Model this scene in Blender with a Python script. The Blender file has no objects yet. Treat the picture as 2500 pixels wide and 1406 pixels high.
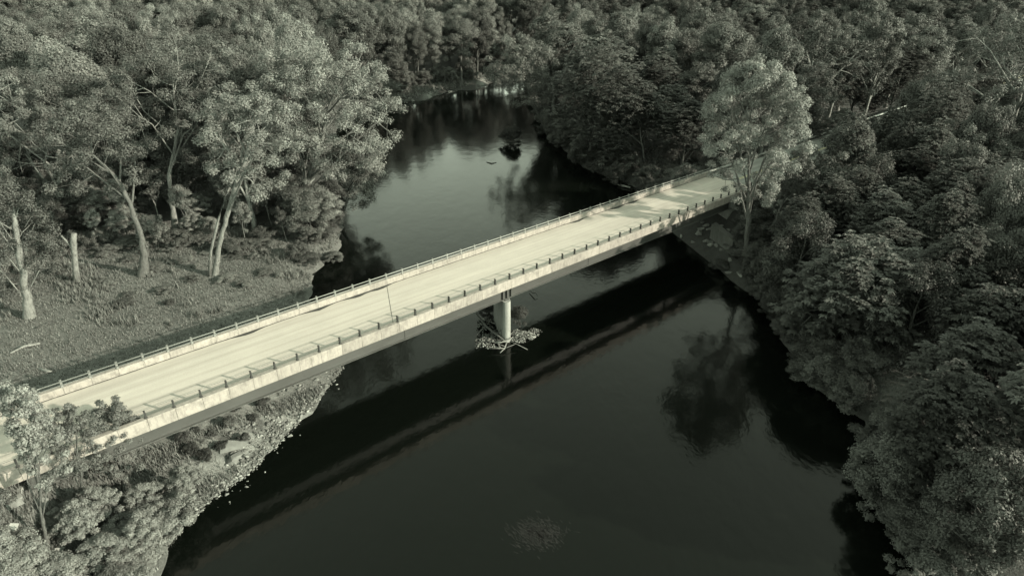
import bpy, bmesh, math
import numpy as np
from mathutils import Vector, Matrix

sc = bpy.context.scene
COL = sc.collection
R_ = math.radians

# ------------------------------------------------------------------ camera, sky, sun, exposure
FPX, IW, IH = 1580.0, 2500.0, 1406.0
PITCH = 0.47114382
CAM_Z = 40.636
cam = bpy.data.cameras.new('camera')
cam.sensor_width = 36.0
cam.lens = 36.0 * FPX / IW
cam.clip_start = 0.5
cam.clip_end = 6000
cam_o = bpy.data.objects.new('camera', cam)
COL.objects.link(cam_o)
cam_o.location = (0, 0, CAM_Z)
cam_o.rotation_euler = (math.pi / 2 - PITCH, 0, 0)
sc.camera = cam_o

SUN_EL = R_(20.5)
SUN_AZ = R_(-21.0)            # heading of the sun, counter-clockwise from +X
SUNV = np.array([math.cos(SUN_AZ) * math.cos(SUN_EL), math.sin(SUN_AZ) * math.cos(SUN_EL), math.sin(SUN_EL)])
world = bpy.data.worlds.new('World')
sc.world = world
world.use_nodes = True
wn = world.node_tree
sky = wn.nodes.new('ShaderNodeTexSky')
sky.sky_type = 'NISHITA'
sky.sun_disc = False
sky.sun_elevation = SUN_EL
sky.sun_rotation = math.pi / 2 - SUN_AZ
sky.air_density = 1.5
sky.dust_density = 0.5
bw = wn.nodes.new('ShaderNodeSeparateColor')      # toned black-and-white: the sky as red-filtered film sees it
tint = wn.nodes.new('ShaderNodeMix')
tint.data_type = 'RGBA'
tint.blend_type = 'MULTIPLY'
tint.inputs['Factor'].default_value = 1.0
tint.inputs['B'].default_value = (0.87, 1.0, 0.79, 1)
wn.links.new(sky.outputs[0], bw.inputs[0])
wn.links.new(bw.outputs[0], tint.inputs['A'])
wn.links.new(tint.outputs['Result'], wn.nodes['Background'].inputs[0])
wn.nodes['Background'].inputs[1].default_value = 0.15
sun = bpy.data.lights.new('sun', 'SUN')
sun.energy = 2.0
sun.angle = R_(0.6)
sun.color = (1.0, 0.92, 0.75)
sun_o = bpy.data.objects.new('sun', sun)
COL.objects.link(sun_o)
sun_o.rotation_euler = Vector(SUNV).to_track_quat('Z', 'Y').to_euler()
vs = sc.view_settings
vs.view_transform = 'Standard'
vs.look = 'None'
vs.exposure = 2.2
vs.gamma = 1.0
vs.use_curve_mapping = False
sc.render.engine = 'CYCLES'
cy = sc.cycles
cy.max_bounces = 6
cy.diffuse_bounces = 3
cy.glossy_bounces = 3
cy.transmission_bounces = 3
cy.transparent_max_bounces = 4
cy.use_denoising = True
cy.denoiser = 'OPENIMAGEDENOISE'
cy.denoising_input_passes = 'RGB_ALBEDO_NORMAL'
cy.sample_clamp_indirect = 4.0

# ------------------------------------------------------------------ picture <-> place
CP, SP = math.cos(PITCH), math.sin(PITCH)
TH = 0.71407277
PT, ROAD_Z = 8.4, 7.75
P0 = np.array([-16.1449, 51.7944, 0.0])
D = np.array([math.cos(TH), math.sin(TH), 0.0])
N = np.array([-math.sin(TH), math.cos(TH), 0.0])
SKEW = 0.51

def at(x, y, z):
    u = (x - IW / 2) / FPX
    v = -(y - IH / 2) / FPX
    r = np.array([u, CP + v * SP, -SP + v * CP])
    return np.array([0, 0, CAM_Z]) + r * ((z - CAM_Z) / r[2])

def depth(p):
    return p[1] * CP - (p[2] - CAM_Z) * SP

def proj(p):
    dz = p[2] - CAM_Z
    Y = p[1] * CP - dz * SP
    return IW / 2 + FPX * p[0] / Y, IH / 2 - FPX * (p[1] * SP + dz * CP) / Y

def BW(s, n, z):
    return np.array([P0[0], P0[1], 0]) + D * s + N * n + np.array([0, 0, z])

def sn(x, y):
    return (x - P0[0]) * D[0] + (y - P0[1]) * D[1], (x - P0[0]) * N[0] + (y - P0[1]) * N[1]

# ------------------------------------------------------------------ mesh helpers
def mesh_np(name, V, F, tone=None):
    V = np.asarray(V, dtype=np.float32).reshape(-1, 3)
    F = np.asarray(F, dtype=np.int32)
    k = F.shape[1]
    me = bpy.data.meshes.new(name)
    me.vertices.add(len(V))
    me.vertices.foreach_set('co', V.ravel())
    me.loops.add(F.size)
    me.loops.foreach_set('vertex_index', F.ravel())
    me.polygons.add(len(F))
    me.polygons.foreach_set('loop_start', np.arange(0, F.size, k, dtype=np.int32))
    me.update(calc_edges=True)
    if tone is not None:
        a = me.attributes.new('tone', 'FLOAT', 'FACE')
        a.data.foreach_set('value', np.asarray(tone, dtype=np.float32))
    return me

def link(name, me, mat=None, parent=None, loc=None):
    o = bpy.data.objects.new(name, me)
    COL.objects.link(o)
    if mat is not None and me is not None and not me.materials:
        me.materials.append(mat)
    if parent is not None:
        o.parent = parent
    if loc is not None:
        o.location = loc
    return o

def tag(o, label=None, cat=None, group=None, kind=None):
    if label: o['label'] = label
    if cat: o['category'] = cat
    if group: o['group'] = group
    if kind: o['kind'] = kind
    return o

def empty(name, loc=(0, 0, 0), rz=0.0):
    o = bpy.data.objects.new(name, None)
    COL.objects.link(o)
    o.empty_display_size = 0.2
    o.location = loc
    o.rotation_euler = (0, 0, rz)
    return o

class MB:
    """collects boxes, prisms and tubes in one mesh"""
    def __init__(self):
        self.v, self.f = [], []
    def box(self, x0, x1, y0, y1, z0, z1, skew=0.0):
        b = len(self.v)
        for z in (z0, z1):
            for (x, y) in ((x0, y0), (x1, y0), (x1, y1), (x0, y1)):
                self.v.append((x + skew * y, y, z))
        for q in ((0, 3, 2, 1), (4, 5, 6, 7), (0, 1, 5, 4), (1, 2, 6, 5), (2, 3, 7, 6), (3, 0, 4, 7)):
            self.f.append([b + i for i in q])
    def prism(self, pts, z0, z1, ztop=None):
        b, n = len(self.v), len(pts)
        for (x, y) in pts: self.v.append((x, y, z0))
        for i, (x, y) in enumerate(pts): self.v.append((x, y, z1 if ztop is None else ztop[i]))
        self.f.append([b + n - 1 - i for i in range(n)])
        self.f.append([b + n + i for i in range(n)])
        for i in range(n):
            j = (i + 1) % n
            self.f.append([b + i, b + j, b + n + j, b + n + i])
    def profile(self, prof, x0, x1):
        b, n = len(self.v), len(prof)
        for x in (x0, x1):
            for (y, z) in prof: self.v.append((x, y, z))
        self.f.append([b + i for i in range(n)])
        self.f.append([b + 2 * n - 1 - i for i in range(n)])
        for i in range(n):
            j = (i + 1) % n
            self.f.append([b + i, b + n + i, b + n + j, b + j])
    def tube(self, pts, rad, sides=6, cap=True):
        pts = [np.asarray(p, float) for p in pts]
        b, m = len(self.v), len(pts)
        up = np.array([0.0, 0.0, 1.0])
        for i in range(m):
            t = pts[min(i + 1, m - 1)] - pts[max(i - 1, 0)]
            t = t / (np.linalg.norm(t) + 1e-9)
            ref = up if abs(t[2]) < 0.9 else np.array([1.0, 0, 0])
            a = np.cross(t, ref); a /= np.linalg.norm(a)
            c = np.cross(t, a)
            r = rad[i] if hasattr(rad, '__len__') else rad
            for k in range(sides):
                an = 2 * math.pi * k / sides
                self.v.append(tuple(pts[i] + r * (math.cos(an) * a + math.sin(an) * c)))
        for i in range(m - 1):
            for k in range(sides):
                k2 = (k + 1) % sides
                self.f.append([b + i * sides + k, b + i * sides + k2, b + (i + 1) * sides + k2, b + (i + 1) * sides + k])
        if cap:
            self.f.append([b + k for k in range(sides)][::-1])
            self.f.append([b + (m - 1) * sides + k for k in range(sides)])
    def mesh(self, name, smooth=False):
        me = bpy.data.meshes.new(name)
        me.from_pydata([tuple(map(float, p)) for p in self.v], [], self.f)
        if smooth:
            me.polygons.foreach_set('use_smooth', np.ones(len(me.polygons), dtype=bool))
        me.update()
        return me
    def build(self, name, mat, parent=None, smooth=False, loc=None):
        return link(name, self.mesh(name, smooth), mat, parent, loc)

# ------------------------------------------------------------------ materials
def newmat(name):
    m = bpy.data.materials.new(name)
    m.use_nodes = True
    nt = m.node_tree
    return m, nt, nt.nodes['Principled BSDF']

def nd(nt, t, **kw):
    n = nt.nodes.new(t)
    for k, v in kw.items():
        setattr(n, k, v)
    return n

def coords(nt, scale=(1, 1, 1), kind='Object'):
    tc = nd(nt, 'ShaderNodeTexCoord')
    mp = nd(nt, 'ShaderNodeMapping')
    mp.inputs['Scale'].default_value = scale
    nt.links.new(tc.outputs[kind], mp.inputs[0])
    return mp.outputs[0]

def noise(nt, vec, scale, detail=4, rough=0.55):
    n = nd(nt, 'ShaderNodeTexNoise')
    n.inputs['Scale'].default_value = scale
    n.inputs['Detail'].default_value = detail
    n.inputs['Roughness'].default_value = rough
    if vec is not None: nt.links.new(vec, n.inputs['Vector'])
    return n.outputs['Fac']

def ramp(nt, fac, stops):
    r = nd(nt, 'ShaderNodeValToRGB')
    els = r.color_ramp.elements
    while len(els) < len(stops): els.new(0.5)
    for e, (p, c) in zip(els, stops):
        e.position = p
        e.color = (c[0], c[1], c[2], 1) if hasattr(c, '__len__') else (c, c, c, 1)
    nt.links.new(fac, r.inputs[0])
    return r.outputs[0]

def mix(nt, a, b, fac=1.0, mode='MULTIPLY'):
    m = nd(nt, 'ShaderNodeMix', data_type='RGBA', blend_type=mode)
    for s, v in (('A', a), ('B', b)):
        if hasattr(v, 'links'): nt.links.new(v, m.inputs[s])
        else: m.inputs[s].default_value = (v[0], v[1], v[2], 1)
    if hasattr(fac, 'links'): nt.links.new(fac, m.inputs['Factor'])
    else: m.inputs['Factor'].default_value = fac
    return m.outputs['Result']

def bump(nt, p, h, strength=0.3, dist=0.02):
    b = nd(nt, 'ShaderNodeBump')
    b.inputs['Strength'].default_value = strength
    b.inputs['Distance'].default_value = dist
    nt.links.new(h, b.inputs['Height'])
    nt.links.new(b.outputs[0], p.inputs['Normal'])

def g(v, w=0.0):
    """a toned grey of value v; w > 0 warmer"""
    return (v * (0.96 + 0.04 * w), v, v * (0.94 - 0.08 * w))

def leaf_material(name, v, transl=0.2, vary=(0.62, 1.38)):
    m, nt, p = newmat(name)
    at_ = nd(nt, 'ShaderNodeAttribute', attribute_name='tone')
    oi = nd(nt, 'ShaderNodeObjectInfo')
    r1 = ramp(nt, at_.outputs['Fac'], [(0.0, 0.66), (1.0, 1.32)])
    r2 = ramp(nt, oi.outputs['Random'], [(0.0, vary[0]), (1.0, vary[1])])
    c = mix(nt, mix(nt, g(v), r1), r2)
    nt.links.new(c, p.inputs['Base Color'])
    p.inputs['Roughness'].default_value = 0.6
    p.inputs['Specular IOR Level'].default_value = 0.25
    tr = nd(nt, 'ShaderNodeBsdfTranslucent')
    nt.links.new(c, tr.inputs[0])
    ms = nd(nt, 'ShaderNodeMixShader')
    ms.inputs[0].default_value = transl
    nt.links.new(p.outputs[0], ms.inputs[1])
    nt.links.new(tr.outputs[0], ms.inputs[2])
    nt.links.new(ms.outputs[0], nt.nodes['Material Output'].inputs[0])
    return m

def bark_material(name, v, patchy=0.5):
    m, nt, p = newmat(name)
    n1 = noise(nt, coords(nt, (1, 1, 0.4)), 4.0, 6, 0.75)
    c = ramp(nt, n1, [(0.36, g(v * (1 - patchy) * 0.7)), (0.48, g(v * (1 - patchy * 0.5))), (0.62, g(v))])
    nt.links.new(c, p.inputs['Base Color'])
    p.inputs['Roughness'].default_value = 0.85
    bump(nt, p, n1, 0.6, 0.05)
    return m

M = {}
M['leaf_pale'] = leaf_material('leaf_pale', 0.12)
M['leaf_bright'] = leaf_material('leaf_bright', 0.185, 0.3, (1.0, 1.06))
M['leaf_mid'] = leaf_material('leaf_mid', 0.088)
M['leaf_dark'] = leaf_material('leaf_dark', 0.068)
M['leaf_frond'] = leaf_material('leaf_frond', 0.084)
M['bark_pale'] = bark_material('bark_pale', 0.17, 0.55)
M['bark_mid'] = bark_material('bark_mid', 0.085, 0.5)
M['bark_dark'] = bark_material('bark_dark', 0.075, 0.5)
M['driftwood'] = bark_material('driftwood', 0.22, 0.4)

def stone_material(name, v, sc_=2.0):
    m, nt, p = newmat(name)
    n1 = noise(nt, coords(nt), sc_, 5, 0.6)
    oi = nd(nt, 'ShaderNodeObjectInfo')
    at_ = nd(nt, 'ShaderNodeAttribute', attribute_name='tone')
    c = ramp(nt, n1, [(0.3, g(v * 0.7)), (0.7, g(v * 1.15))])
    c = mix(nt, c, ramp(nt, oi.outputs['Random'], [(0, 0.65), (1, 1.2)]))
    nt.links.new(c, p.inputs['Base Color'])
    p.inputs['Roughness'].default_value = 0.85
    bump(nt, p, n1, 0.4, 0.03)
    return m
M['rock'] = stone_material('rock', 0.17)
M['riprap'] = stone_material('riprap', 0.21)

def gravel_material():
    m, nt, p = newmat('gravel')
    at_ = nd(nt, 'ShaderNodeAttribute', attribute_name='tone')
    c = ramp(nt, at_.outputs['Fac'], [(0, g(0.05)), (0.6, g(0.125)), (1, g(0.26))])
    nt.links.new(c, p.inputs['Base Color'])
    p.inputs['Roughness'].default_value = 0.9
    return m
M['gravel'] = gravel_material()

def concrete_deck():
    m, nt, p = newmat('deck_concrete')
    st = noise(nt, coords(nt, (0.02, 1.4, 1)), 1.0, 5, 0.6)       # long wheel-track streaks
    bl = noise(nt, coords(nt, (0.25, 0.5, 1)), 1.0, 5, 0.65)
    fn = noise(nt, coords(nt), 9.0, 3, 0.6)
    c = ramp(nt, st, [(0.30, (0.298, 0.279, 0.251)), (0.5, (0.368, 0.345, 0.310)), (0.70, (0.415, 0.389, 0.350))])
    c = mix(nt, c, ramp(nt, bl, [(0.3, 0.92), (0.65, 1.04)]))
    c = mix(nt, c, ramp(nt, fn, [(0.3, 0.93), (0.7, 1.05)]))
    nt.links.new(c, p.inputs['Base Color'])
    p.inputs['Roughness'].default_value = 0.8
    bump(nt, p, fn, 0.15, 0.01)
    return m
M['deck'] = concrete_deck()

def parapet_concrete():
    m, nt, p = newmat('parapet_concrete')
    oi = nd(nt, 'ShaderNodeObjectInfo')
    tc = nd(nt, 'ShaderNodeTexCoord')
    add = nd(nt, 'ShaderNodeVectorMath', operation='ADD')
    cb = nd(nt, 'ShaderNodeCombineXYZ')
    mul = nd(nt, 'ShaderNodeMath', operation='MULTIPLY')
    mul.inputs[1].default_value = 97.0
    nt.links.new(oi.outputs['Random'], mul.inputs[0])
    nt.links.new(mul.outputs[0], cb.inputs[0])
    nt.links.new(tc.outputs['Object'], add.inputs[0])
    nt.links.new(cb.outputs[0], add.inputs[1])
    mp = nd(nt, 'ShaderNodeMapping')
    mp.inputs['Scale'].default_value = (2.6, 2.6, 0.5)
    nt.links.new(add.outputs[0], mp.inputs[0])
    drip = noise(nt, mp.outputs[0], 2.0, 5, 0.65)
    blot = noise(nt, add.outputs[0], 1.6, 5, 0.7)
    c = ramp(nt, drip, [(0.28, (0.14, 0.131, 0.118)), (0.45, (0.207, 0.194, 0.175)), (0.7, (0.245, 0.23, 0.208))])
    c = mix(nt, c, ramp(nt, blot, [(0.33, 0.70), (0.5, 1.0), (0.68, 1.12)]))
    c = mix(nt, c, ramp(nt, oi.outputs['Random'], [(0, 0.86), (1, 1.08)]))
    nt.links.new(c, p.inputs['Base Color'])
    p.inputs['Roughness'].default_value = 0.85
    bump(nt, p, blot, 0.3, 0.02)
    return m
M['parapet'] = parapet_concrete()

def plain_concrete(name, v):
    m, nt, p = newmat(name)
    drip = noise(nt, coords(nt, (1, 1, 0.3)), 2.2, 5, 0.6)
    c = ramp(nt, drip, [(0.3, g(v * 0.66)), (0.65, g(v))])
    nt.links.new(c, p.inputs['Base Color'])
    p.inputs['Roughness'].default_value = 0.85
    bump(nt, p, drip, 0.2, 0.02)
    return m
M['pier'] = plain_concrete('pier_concrete', 0.26)
M['wall'] = plain_concrete('wall_concrete', 0.13)  # darker than the pier concrete: the river wall's shade is put into its colour

def steel(name, v, rough=0.55, metallic=0.0, spot=0.6):
    m, nt, p = newmat(name)
    n1 = noise(nt, coords(nt, (0.35, 1, 0.7)), 0.9, 5, 0.6)
    c = ramp(nt, n1, [(0.3, g(v * spot)), (0.7, g(v))])
    nt.links.new(c, p.inputs['Base Color'])
    p.inputs['Roughness'].default_value = rough
    p.inputs['Metallic'].default_value = metallic
    return m
M['girder'] = steel('girder_paint', 0.052, 0.5, 0, 0.75)
M['flange'] = steel('flange_paint', 0.09, 0.6, 0, 0.5)
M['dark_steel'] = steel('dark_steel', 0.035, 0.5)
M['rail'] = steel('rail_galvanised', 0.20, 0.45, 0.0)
M['guard'] = steel('guardrail_galvanised', 0.28, 0.4, 0.0)
M['dirt'] = plain_concrete('gutter_dirt', 0.035)
M['wood'] = bark_material('post_wood', 0.10, 0.3)

def asphalt():
    m, nt, p = newmat('asphalt')
    n1 = noise(nt, coords(nt, (0.05, 1, 1)), 1.5, 4)
    n2 = noise(nt, coords(nt), 14.0, 3)
    c = mix(nt, ramp(nt, n1, [(0.3, g(0.16)), (0.7, g(0.24))]), ramp(nt, n2, [(0.3, 0.85), (0.7, 1.1)]))
    nt.links.new(c, p.inputs['Base Color'])
    p.inputs['Roughness'].default_value = 0.85
    return m
M['asphalt'] = asphalt()
def paint():
    m, nt, p = newmat('yellow_paint')
    n1 = noise(nt, coords(nt), 6.0, 4)
    c = ramp(nt, n1, [(0.35, (0.22, 0.21, 0.12)), (0.5, (0.55, 0.50, 0.27))])
    nt.links.new(c, p.inputs['Base Color'])
    return m
M['paint'] = paint()

def ground_material():
    m, nt, p = newmat('ground_soil')
    v = coords(nt)
    n1 = noise(nt, v, 0.12, 5, 0.6)
    n2 = noise(nt, v, 1.1, 5, 0.7)
    n3 = noise(nt, v, 6.0, 4, 0.7)
    ma = nd(nt, 'ShaderNodeAttribute', attribute_name='meadow')
    c = mix(nt, ramp(nt, n1, [(0.3, g(0.03)), (0.7, g(0.055))]), ramp(nt, n1, [(0.3, g(0.08)), (0.7, g(0.13))]), ma.outputs['Fac'], 'MIX')
    c = mix(nt, c, ramp(nt, n2, [(0.3, 0.72), (0.7, 1.2)]))
    c = mix(nt, c, ramp(nt, n3, [(0.3, 0.72), (0.7, 1.2)]))
    sa = nd(nt, 'ShaderNodeAttribute', attribute_name='sand')
    sn_ = noise(nt, v, 0.5, 5, 0.7)
    mm = nd(nt, 'ShaderNodeMath', operation='MULTIPLY')
    nt.links.new(sa.outputs['Fac'], mm.inputs[0])
    nt.links.new(ramp(nt, sn_, [(0.42, 0.0), (0.58, 1.0)]), mm.inputs[1])
    mx = nd(nt, 'ShaderNodeMath', operation='MAXIMUM')
    nt.links.new(mm.outputs[0], mx.inputs[0])
    mx.inputs[1].default_value = 0
    c = mix(nt, c, mix(nt, g(0.23), ramp(nt, n3, [(0.3, 0.75), (0.7, 1.15)])), mx.outputs[0], 'MIX')
    nt.links.new(c, p.inputs['Base Color'])
    p.inputs['Roughness'].default_value = 0.95
    bump(nt, p, n3, 0.8, 0.12)
    return m
M['ground'] = ground_material()

def water_material():
    m, nt, p = newmat('river_water')
    p.inputs['Base Color'].default_value = (0.0024, 0.0033, 0.0025, 1)
    p.inputs['Roughness'].default_value = 0.095
    p.inputs['IOR'].default_value = 1.33
    v = coords(nt)
    big = noise(nt, v, 0.10, 3, 0.5)
    w1 = noise(nt, coords(nt, (1.0, 0.55, 1)), 2.2, 3, 0.55)
    w2 = noise(nt, coords(nt, (1.0, 0.6, 1)), 0.5, 2, 0.5)
    amp = ramp(nt, big, [(0.35, 0.35), (0.65, 1.0)])
    s1 = nd(nt, 'ShaderNodeMath', operation='MULTIPLY')
    nt.links.new(w1, s1.inputs[0]); nt.links.new(amp, s1.inputs[1])
    s2 = nd(nt, 'ShaderNodeMath', operation='MULTIPLY_ADD')
    nt.links.new(w2, s2.inputs[0]); s2.inputs[1].default_value = 1.6
    nt.links.new(s1.outputs[0], s2.inputs[2])
    bump(nt, p, s2.outputs[0], 0.34, 0.05)
    return m
M['water'] = water_material()

def grass_material():
    m, nt, p = newmat('grass_blades')
    at_ = nd(nt, 'ShaderNodeAttribute', attribute_name='tone')
    c = ramp(nt, at_.outputs['Fac'], [(0, g(0.095)), (0.6, g(0.142)), (1, g(0.21))])
    nt.links.new(c, p.inputs['Base Color'])
    p.inputs['Roughness'].default_value = 0.8
    tr = nd(nt, 'ShaderNodeBsdfTranslucent')
    nt.links.new(c, tr.inputs[0])
    ms = nd(nt, 'ShaderNodeMixShader')
    ms.inputs[0].default_value = 0.3
    nt.links.new(p.outputs[0], ms.inputs[1]); nt.links.new(tr.outputs[0], ms.inputs[2])
    nt.links.new(ms.outputs[0], nt.nodes['Material Output'].inputs[0])
    return m
M['grass'] = grass_material()
M['weed'] = plain_concrete('water_weed_green', 0.018)

# ------------------------------------------------------------------ terrain
LEFT = [(-60, -400), (-34, -60), (-28, 10), (-26.1, 33), (-26.3, 38), (-22.4, 45.5), (-20.3, 53), (-18.6, 60), (-21, 68), (-27.5, 76),
        (-28.5, 84), (-27.3, 94.5), (-30, 108), (-36, 128), (-44, 155), (-48, 180), (-46, 194), (-37.8, 202.8), (-24, 222), (-11.7, 238.6), (-3, 256),
        (10, 266), (40, 274), (90, 278), (170, 282)]
RIGHT = [(170, 266), (90, 262), (40, 256), (18, 247), (9, 232), (8.5, 200), (10.6, 167), (13, 150), (16, 137), (25.2, 123), (31, 101.5), (34.4, 88), (33.3, 73), (31.7, 58.4),
         (35, 51.4), (33.5, 45), (30.5, 40), (30.5, 32), (33, 10), (42, -60), (20, -400)]
POLY = np.array(LEFT + RIGHT, float)

def river_sd(x, y):
    """signed distance to the river's edge, positive on land"""
    x = np.asarray(x, float); y = np.asarray(y, float)
    best = np.full(x.shape, 1e9)
    inside = np.zeros(x.shape, bool)
    n = len(POLY)
    for i in range(n):
        ax, ay = POLY[i]; bx, by = POLY[(i + 1) % n]
        ex, ey = bx - ax, by - ay
        t = np.clip(((x - ax) * ex + (y - ay) * ey) / (ex * ex + ey * ey), 0, 1)
        best = np.minimum(best, np.hypot(x - ax - t * ex, y - ay - t * ey))
        c = ((ay > y) != (by > y)) & (x < (bx - ax) * (y - ay) / (by - ay + 1e-12) + ax)
        inside ^= c
    return np.where(inside, -best, best)

def wob(x, y):
    return (np.sin(x * 0.31 + 1.3) * np.cos(y * 0.27 + 0.4) + 0.6 * np.sin(x * 0.83 + y * 0.57) + 0.4 * np.cos(x * 1.7 - y * 1.3 + 2)) / 2.0

def ground_z(x, y):
    x = np.asarray(x, float); y = np.asarray(y, float)
    sd = river_sd(x, y) + 0.7 * wob(x * 1.5, y * 1.5)
    s, n = sn(x, y)
    gentle = np.exp(-(((s + 6) / 22.0) ** 2 + ((n - 3) / 14.0) ** 2))          # gravel shore under the bridge
    k = 2.2 + 9.0 * gentle
    z = np.where(sd > 0, 2.0 * (1 - np.exp(-sd / k)), np.maximum(-1.6, sd * 0.35))
    z = z + np.where(sd > 1.5, 0.22 * wob(x, y) * np.clip((sd - 1.5) / 6, 0, 1), 0)
    # road embankments beyond both abutments
    half = np.maximum(0, np.abs(n - 4.56) - 5.6)
    side = 7.25 - half / 1.5
    r_end = 7.25 - np.maximum(0, (69.5 + SKEW * n) - s) / 1.35
    l_end = 7.25 - np.maximum(0, s - (-29.0 + SKEW * n)) / 1.35
    emb = np.maximum(np.minimum(side, r_end), np.minimum(side, l_end))
    z = np.maximum(z, emb + 0.25 * wob(x * 2, y * 2) * (half > 0.5))
    # slow rise of the wooded valley sides
    z = z + np.clip((np.hypot(x * 0.8, y) - 240) / 170, 0, 1) * 20
    return z

LX, LY = np.arange(-330.0, 331.0, 1.0), np.arange(-20.0, 461.0, 1.0)
_mx, _my = np.meshgrid(LX, LY)
_GZ = ground_z(_mx.ravel(), _my.ravel()).reshape(_mx.shape)
_SD = river_sd(_mx.ravel(), _my.ravel()).reshape(_mx.shape)
def look(T, x, y):
    x = min(max(x, -329.0), 328.9) + 330.0; y = min(max(y, -19.0), 458.9) + 20.0
    i, j = int(x), int(y); u, v = x - i, y - j
    return float((T[j, i] * (1 - u) + T[j, i + 1] * u) * (1 - v) + (T[j + 1, i] * (1 - u) + T[j + 1, i + 1] * u) * v)
def gz(x, y):
    return look(_GZ, x, y)
def sd1(x, y):
    return look(_SD, x, y)

def land(px, py):
    z = 2.0
    for _ in range(6):
        p = at(px, py, z)
        z = gz(p[0], p[1])
    return np.array([p[0], p[1], z])

def top_of(base, py):
    lo, hi = base[2], base[2] + 60
    for _ in range(40):
        m = (lo + hi) / 2
        if proj((base[0], base[1], m))[1] > py: lo = m
        else: hi = m
    return lo - base[2]

def lines(a, b, fine, lo, hi):
    mid = np.arange(a, b + 1e-6, fine)
    left = a - np.geomspace(3, a - lo, 26) if lo < a else []
    right = b + np.geomspace(3, hi - b, 26)
    return np.sort(np.concatenate([left, mid, right]))
gx = lines(-95, 110, 1.0, -3000, 3000)
gy = lines(18, 150, 1.0, -3000, 4000)
GX, GY = np.meshgrid(gx, gy)
GZ = ground_z(GX.ravel(), GY.ravel())
nx_, ny_ = len(gx), len(gy)
idx = np.arange(nx_ * ny_).reshape(ny_, nx_)
F = np.stack([idx[:-1, :-1], idx[:-1, 1:], idx[1:, 1:], idx[1:, :-1]], -1).reshape(-1, 4)
gme = mesh_np('ground', np.stack([GX.ravel(), GY.ravel(), GZ], 1), F)
S_, N_ = sn(GX.ravel(), GY.ravel())
SD_ = river_sd(GX.ravel(), GY.ravel())
sand = np.clip(1.9 * np.exp(-(((S_ + 8) / 10.0) ** 2 + ((N_ - 1.5) / 5.5) ** 2)), 0, 1)
sand = np.maximum(sand, np.clip(1.4 - np.abs(SD_ - 1.0) / 1.6, 0, 1) * ((GY.ravel() > 195) & (GX.ravel() < 0)))
sand = np.maximum(sand, 0.8 * np.exp(-(((GX.ravel() - 43) / 7.0) ** 2 + ((GY.ravel() - 53.5) / 3.5) ** 2)))
a = gme.attributes.new('sand', 'FLOAT', 'POINT')
a.data.foreach_set('value', sand.astype(np.float32))
_x, _y = GX.ravel(), GY.ravel()
mead = np.clip((N_ - 8.5) / 2, 0, 1) * (_x < -15) * np.clip((104 + 0.05 * (-_x - 30) - _y) / 10, 0, 1)
mead = np.maximum(mead, np.clip((N_ - 8.5) / 2, 0, 1) * np.clip((34 - N_) / 6, 0, 1) * (_x > 10) * (S_ < 110))
mead = np.maximum(mead, (N_ < 9.5) * (S_ < 6) * (_x < -12) * 0.8)
mead = np.maximum(mead, np.exp(-(((_x - 43) / 8.0) ** 2 + ((_y - 53.5) / 5.0) ** 2)))
a = gme.attributes.new('meadow', 'FLOAT', 'POINT')
a.data.foreach_set('value', mead.astype(np.float32))
gme.polygons.foreach_set('use_smooth', np.ones(len(gme.polygons), dtype=bool))
ground = tag(link('ground', gme, M['ground']), kind='structure')
wm = mesh_np('river', [(-150, -420, 0), (150, -420, 0), (150, 370, 0), (-150, 370, 0)], [[0, 1, 2, 3]])
river = tag(link('river', wm, M['water']), 'dark calm river water flowing under the bridge', kind='structure')

# ------------------------------------------------------------------ bridge
BAY = 2.1
S0, S1 = -34.0 - 1.7, 73.5
bridge = tag(empty('bridge', (P0[0], P0[1], 0), TH),
             'pale concrete road bridge on dark steel girders crossing the dark river', 'bridge')
b = MB(); b.box(S0, S1, -0.22, 9.35, 7.33, 7.70); b.build('deck_slab', M['pier'], bridge)
b = MB(); b.box(S0, S1, 0.21, 8.92, 7.705, ROAD_Z); b.build('road_surface', M['deck'], bridge)
# gutter dirt along both kerbs, ragged
rng = np.random.default_rng(5)
for side, n0, sg in (('far', 8.915, -1), ('near', 0.215, 1)):
    b = MB()
    xs = np.arange(S0 + 0.5, S1 - 0.5, 0.7)
    w = 0.10 + 0.05 * rng.random(len(xs))
    for c in ([-5.5, 2.0, 6.5, 9.3, 41, 49.5, 53] if side == 'far' else [-12, 14, 33]):
        w += 0.42 * np.exp(-((xs - c) / 1.1) ** 2)
    for i in range(len(xs) - 1):
        q = len(b.v)
        b.v += [(xs[i], n0, ROAD_Z + 0.006), (xs[i + 1], n0, ROAD_Z + 0.006), (xs[i + 1], n0 + sg * w[i + 1], ROAD_Z + 0.006), (xs[i], n0 + sg * w[i], ROAD_Z + 0.006)]
        b.f.append([q, q + 1, q + 2, q + 3] if sg > 0 else [q + 3, q + 2, q + 1, q])
    tag(b.build('gutter_dirt', M['dirt'], bridge), 'dark line of dirt along the kerb')
b = MB(); b.box(5.78, 5.84, 0.22, 8.91, ROAD_Z - 0.02, ROAD_Z + 0.008, SKEW)
tag(b.build('expansion_joint', M['dirt'], bridge), 'thin dark joint line crossing the deck')
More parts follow.
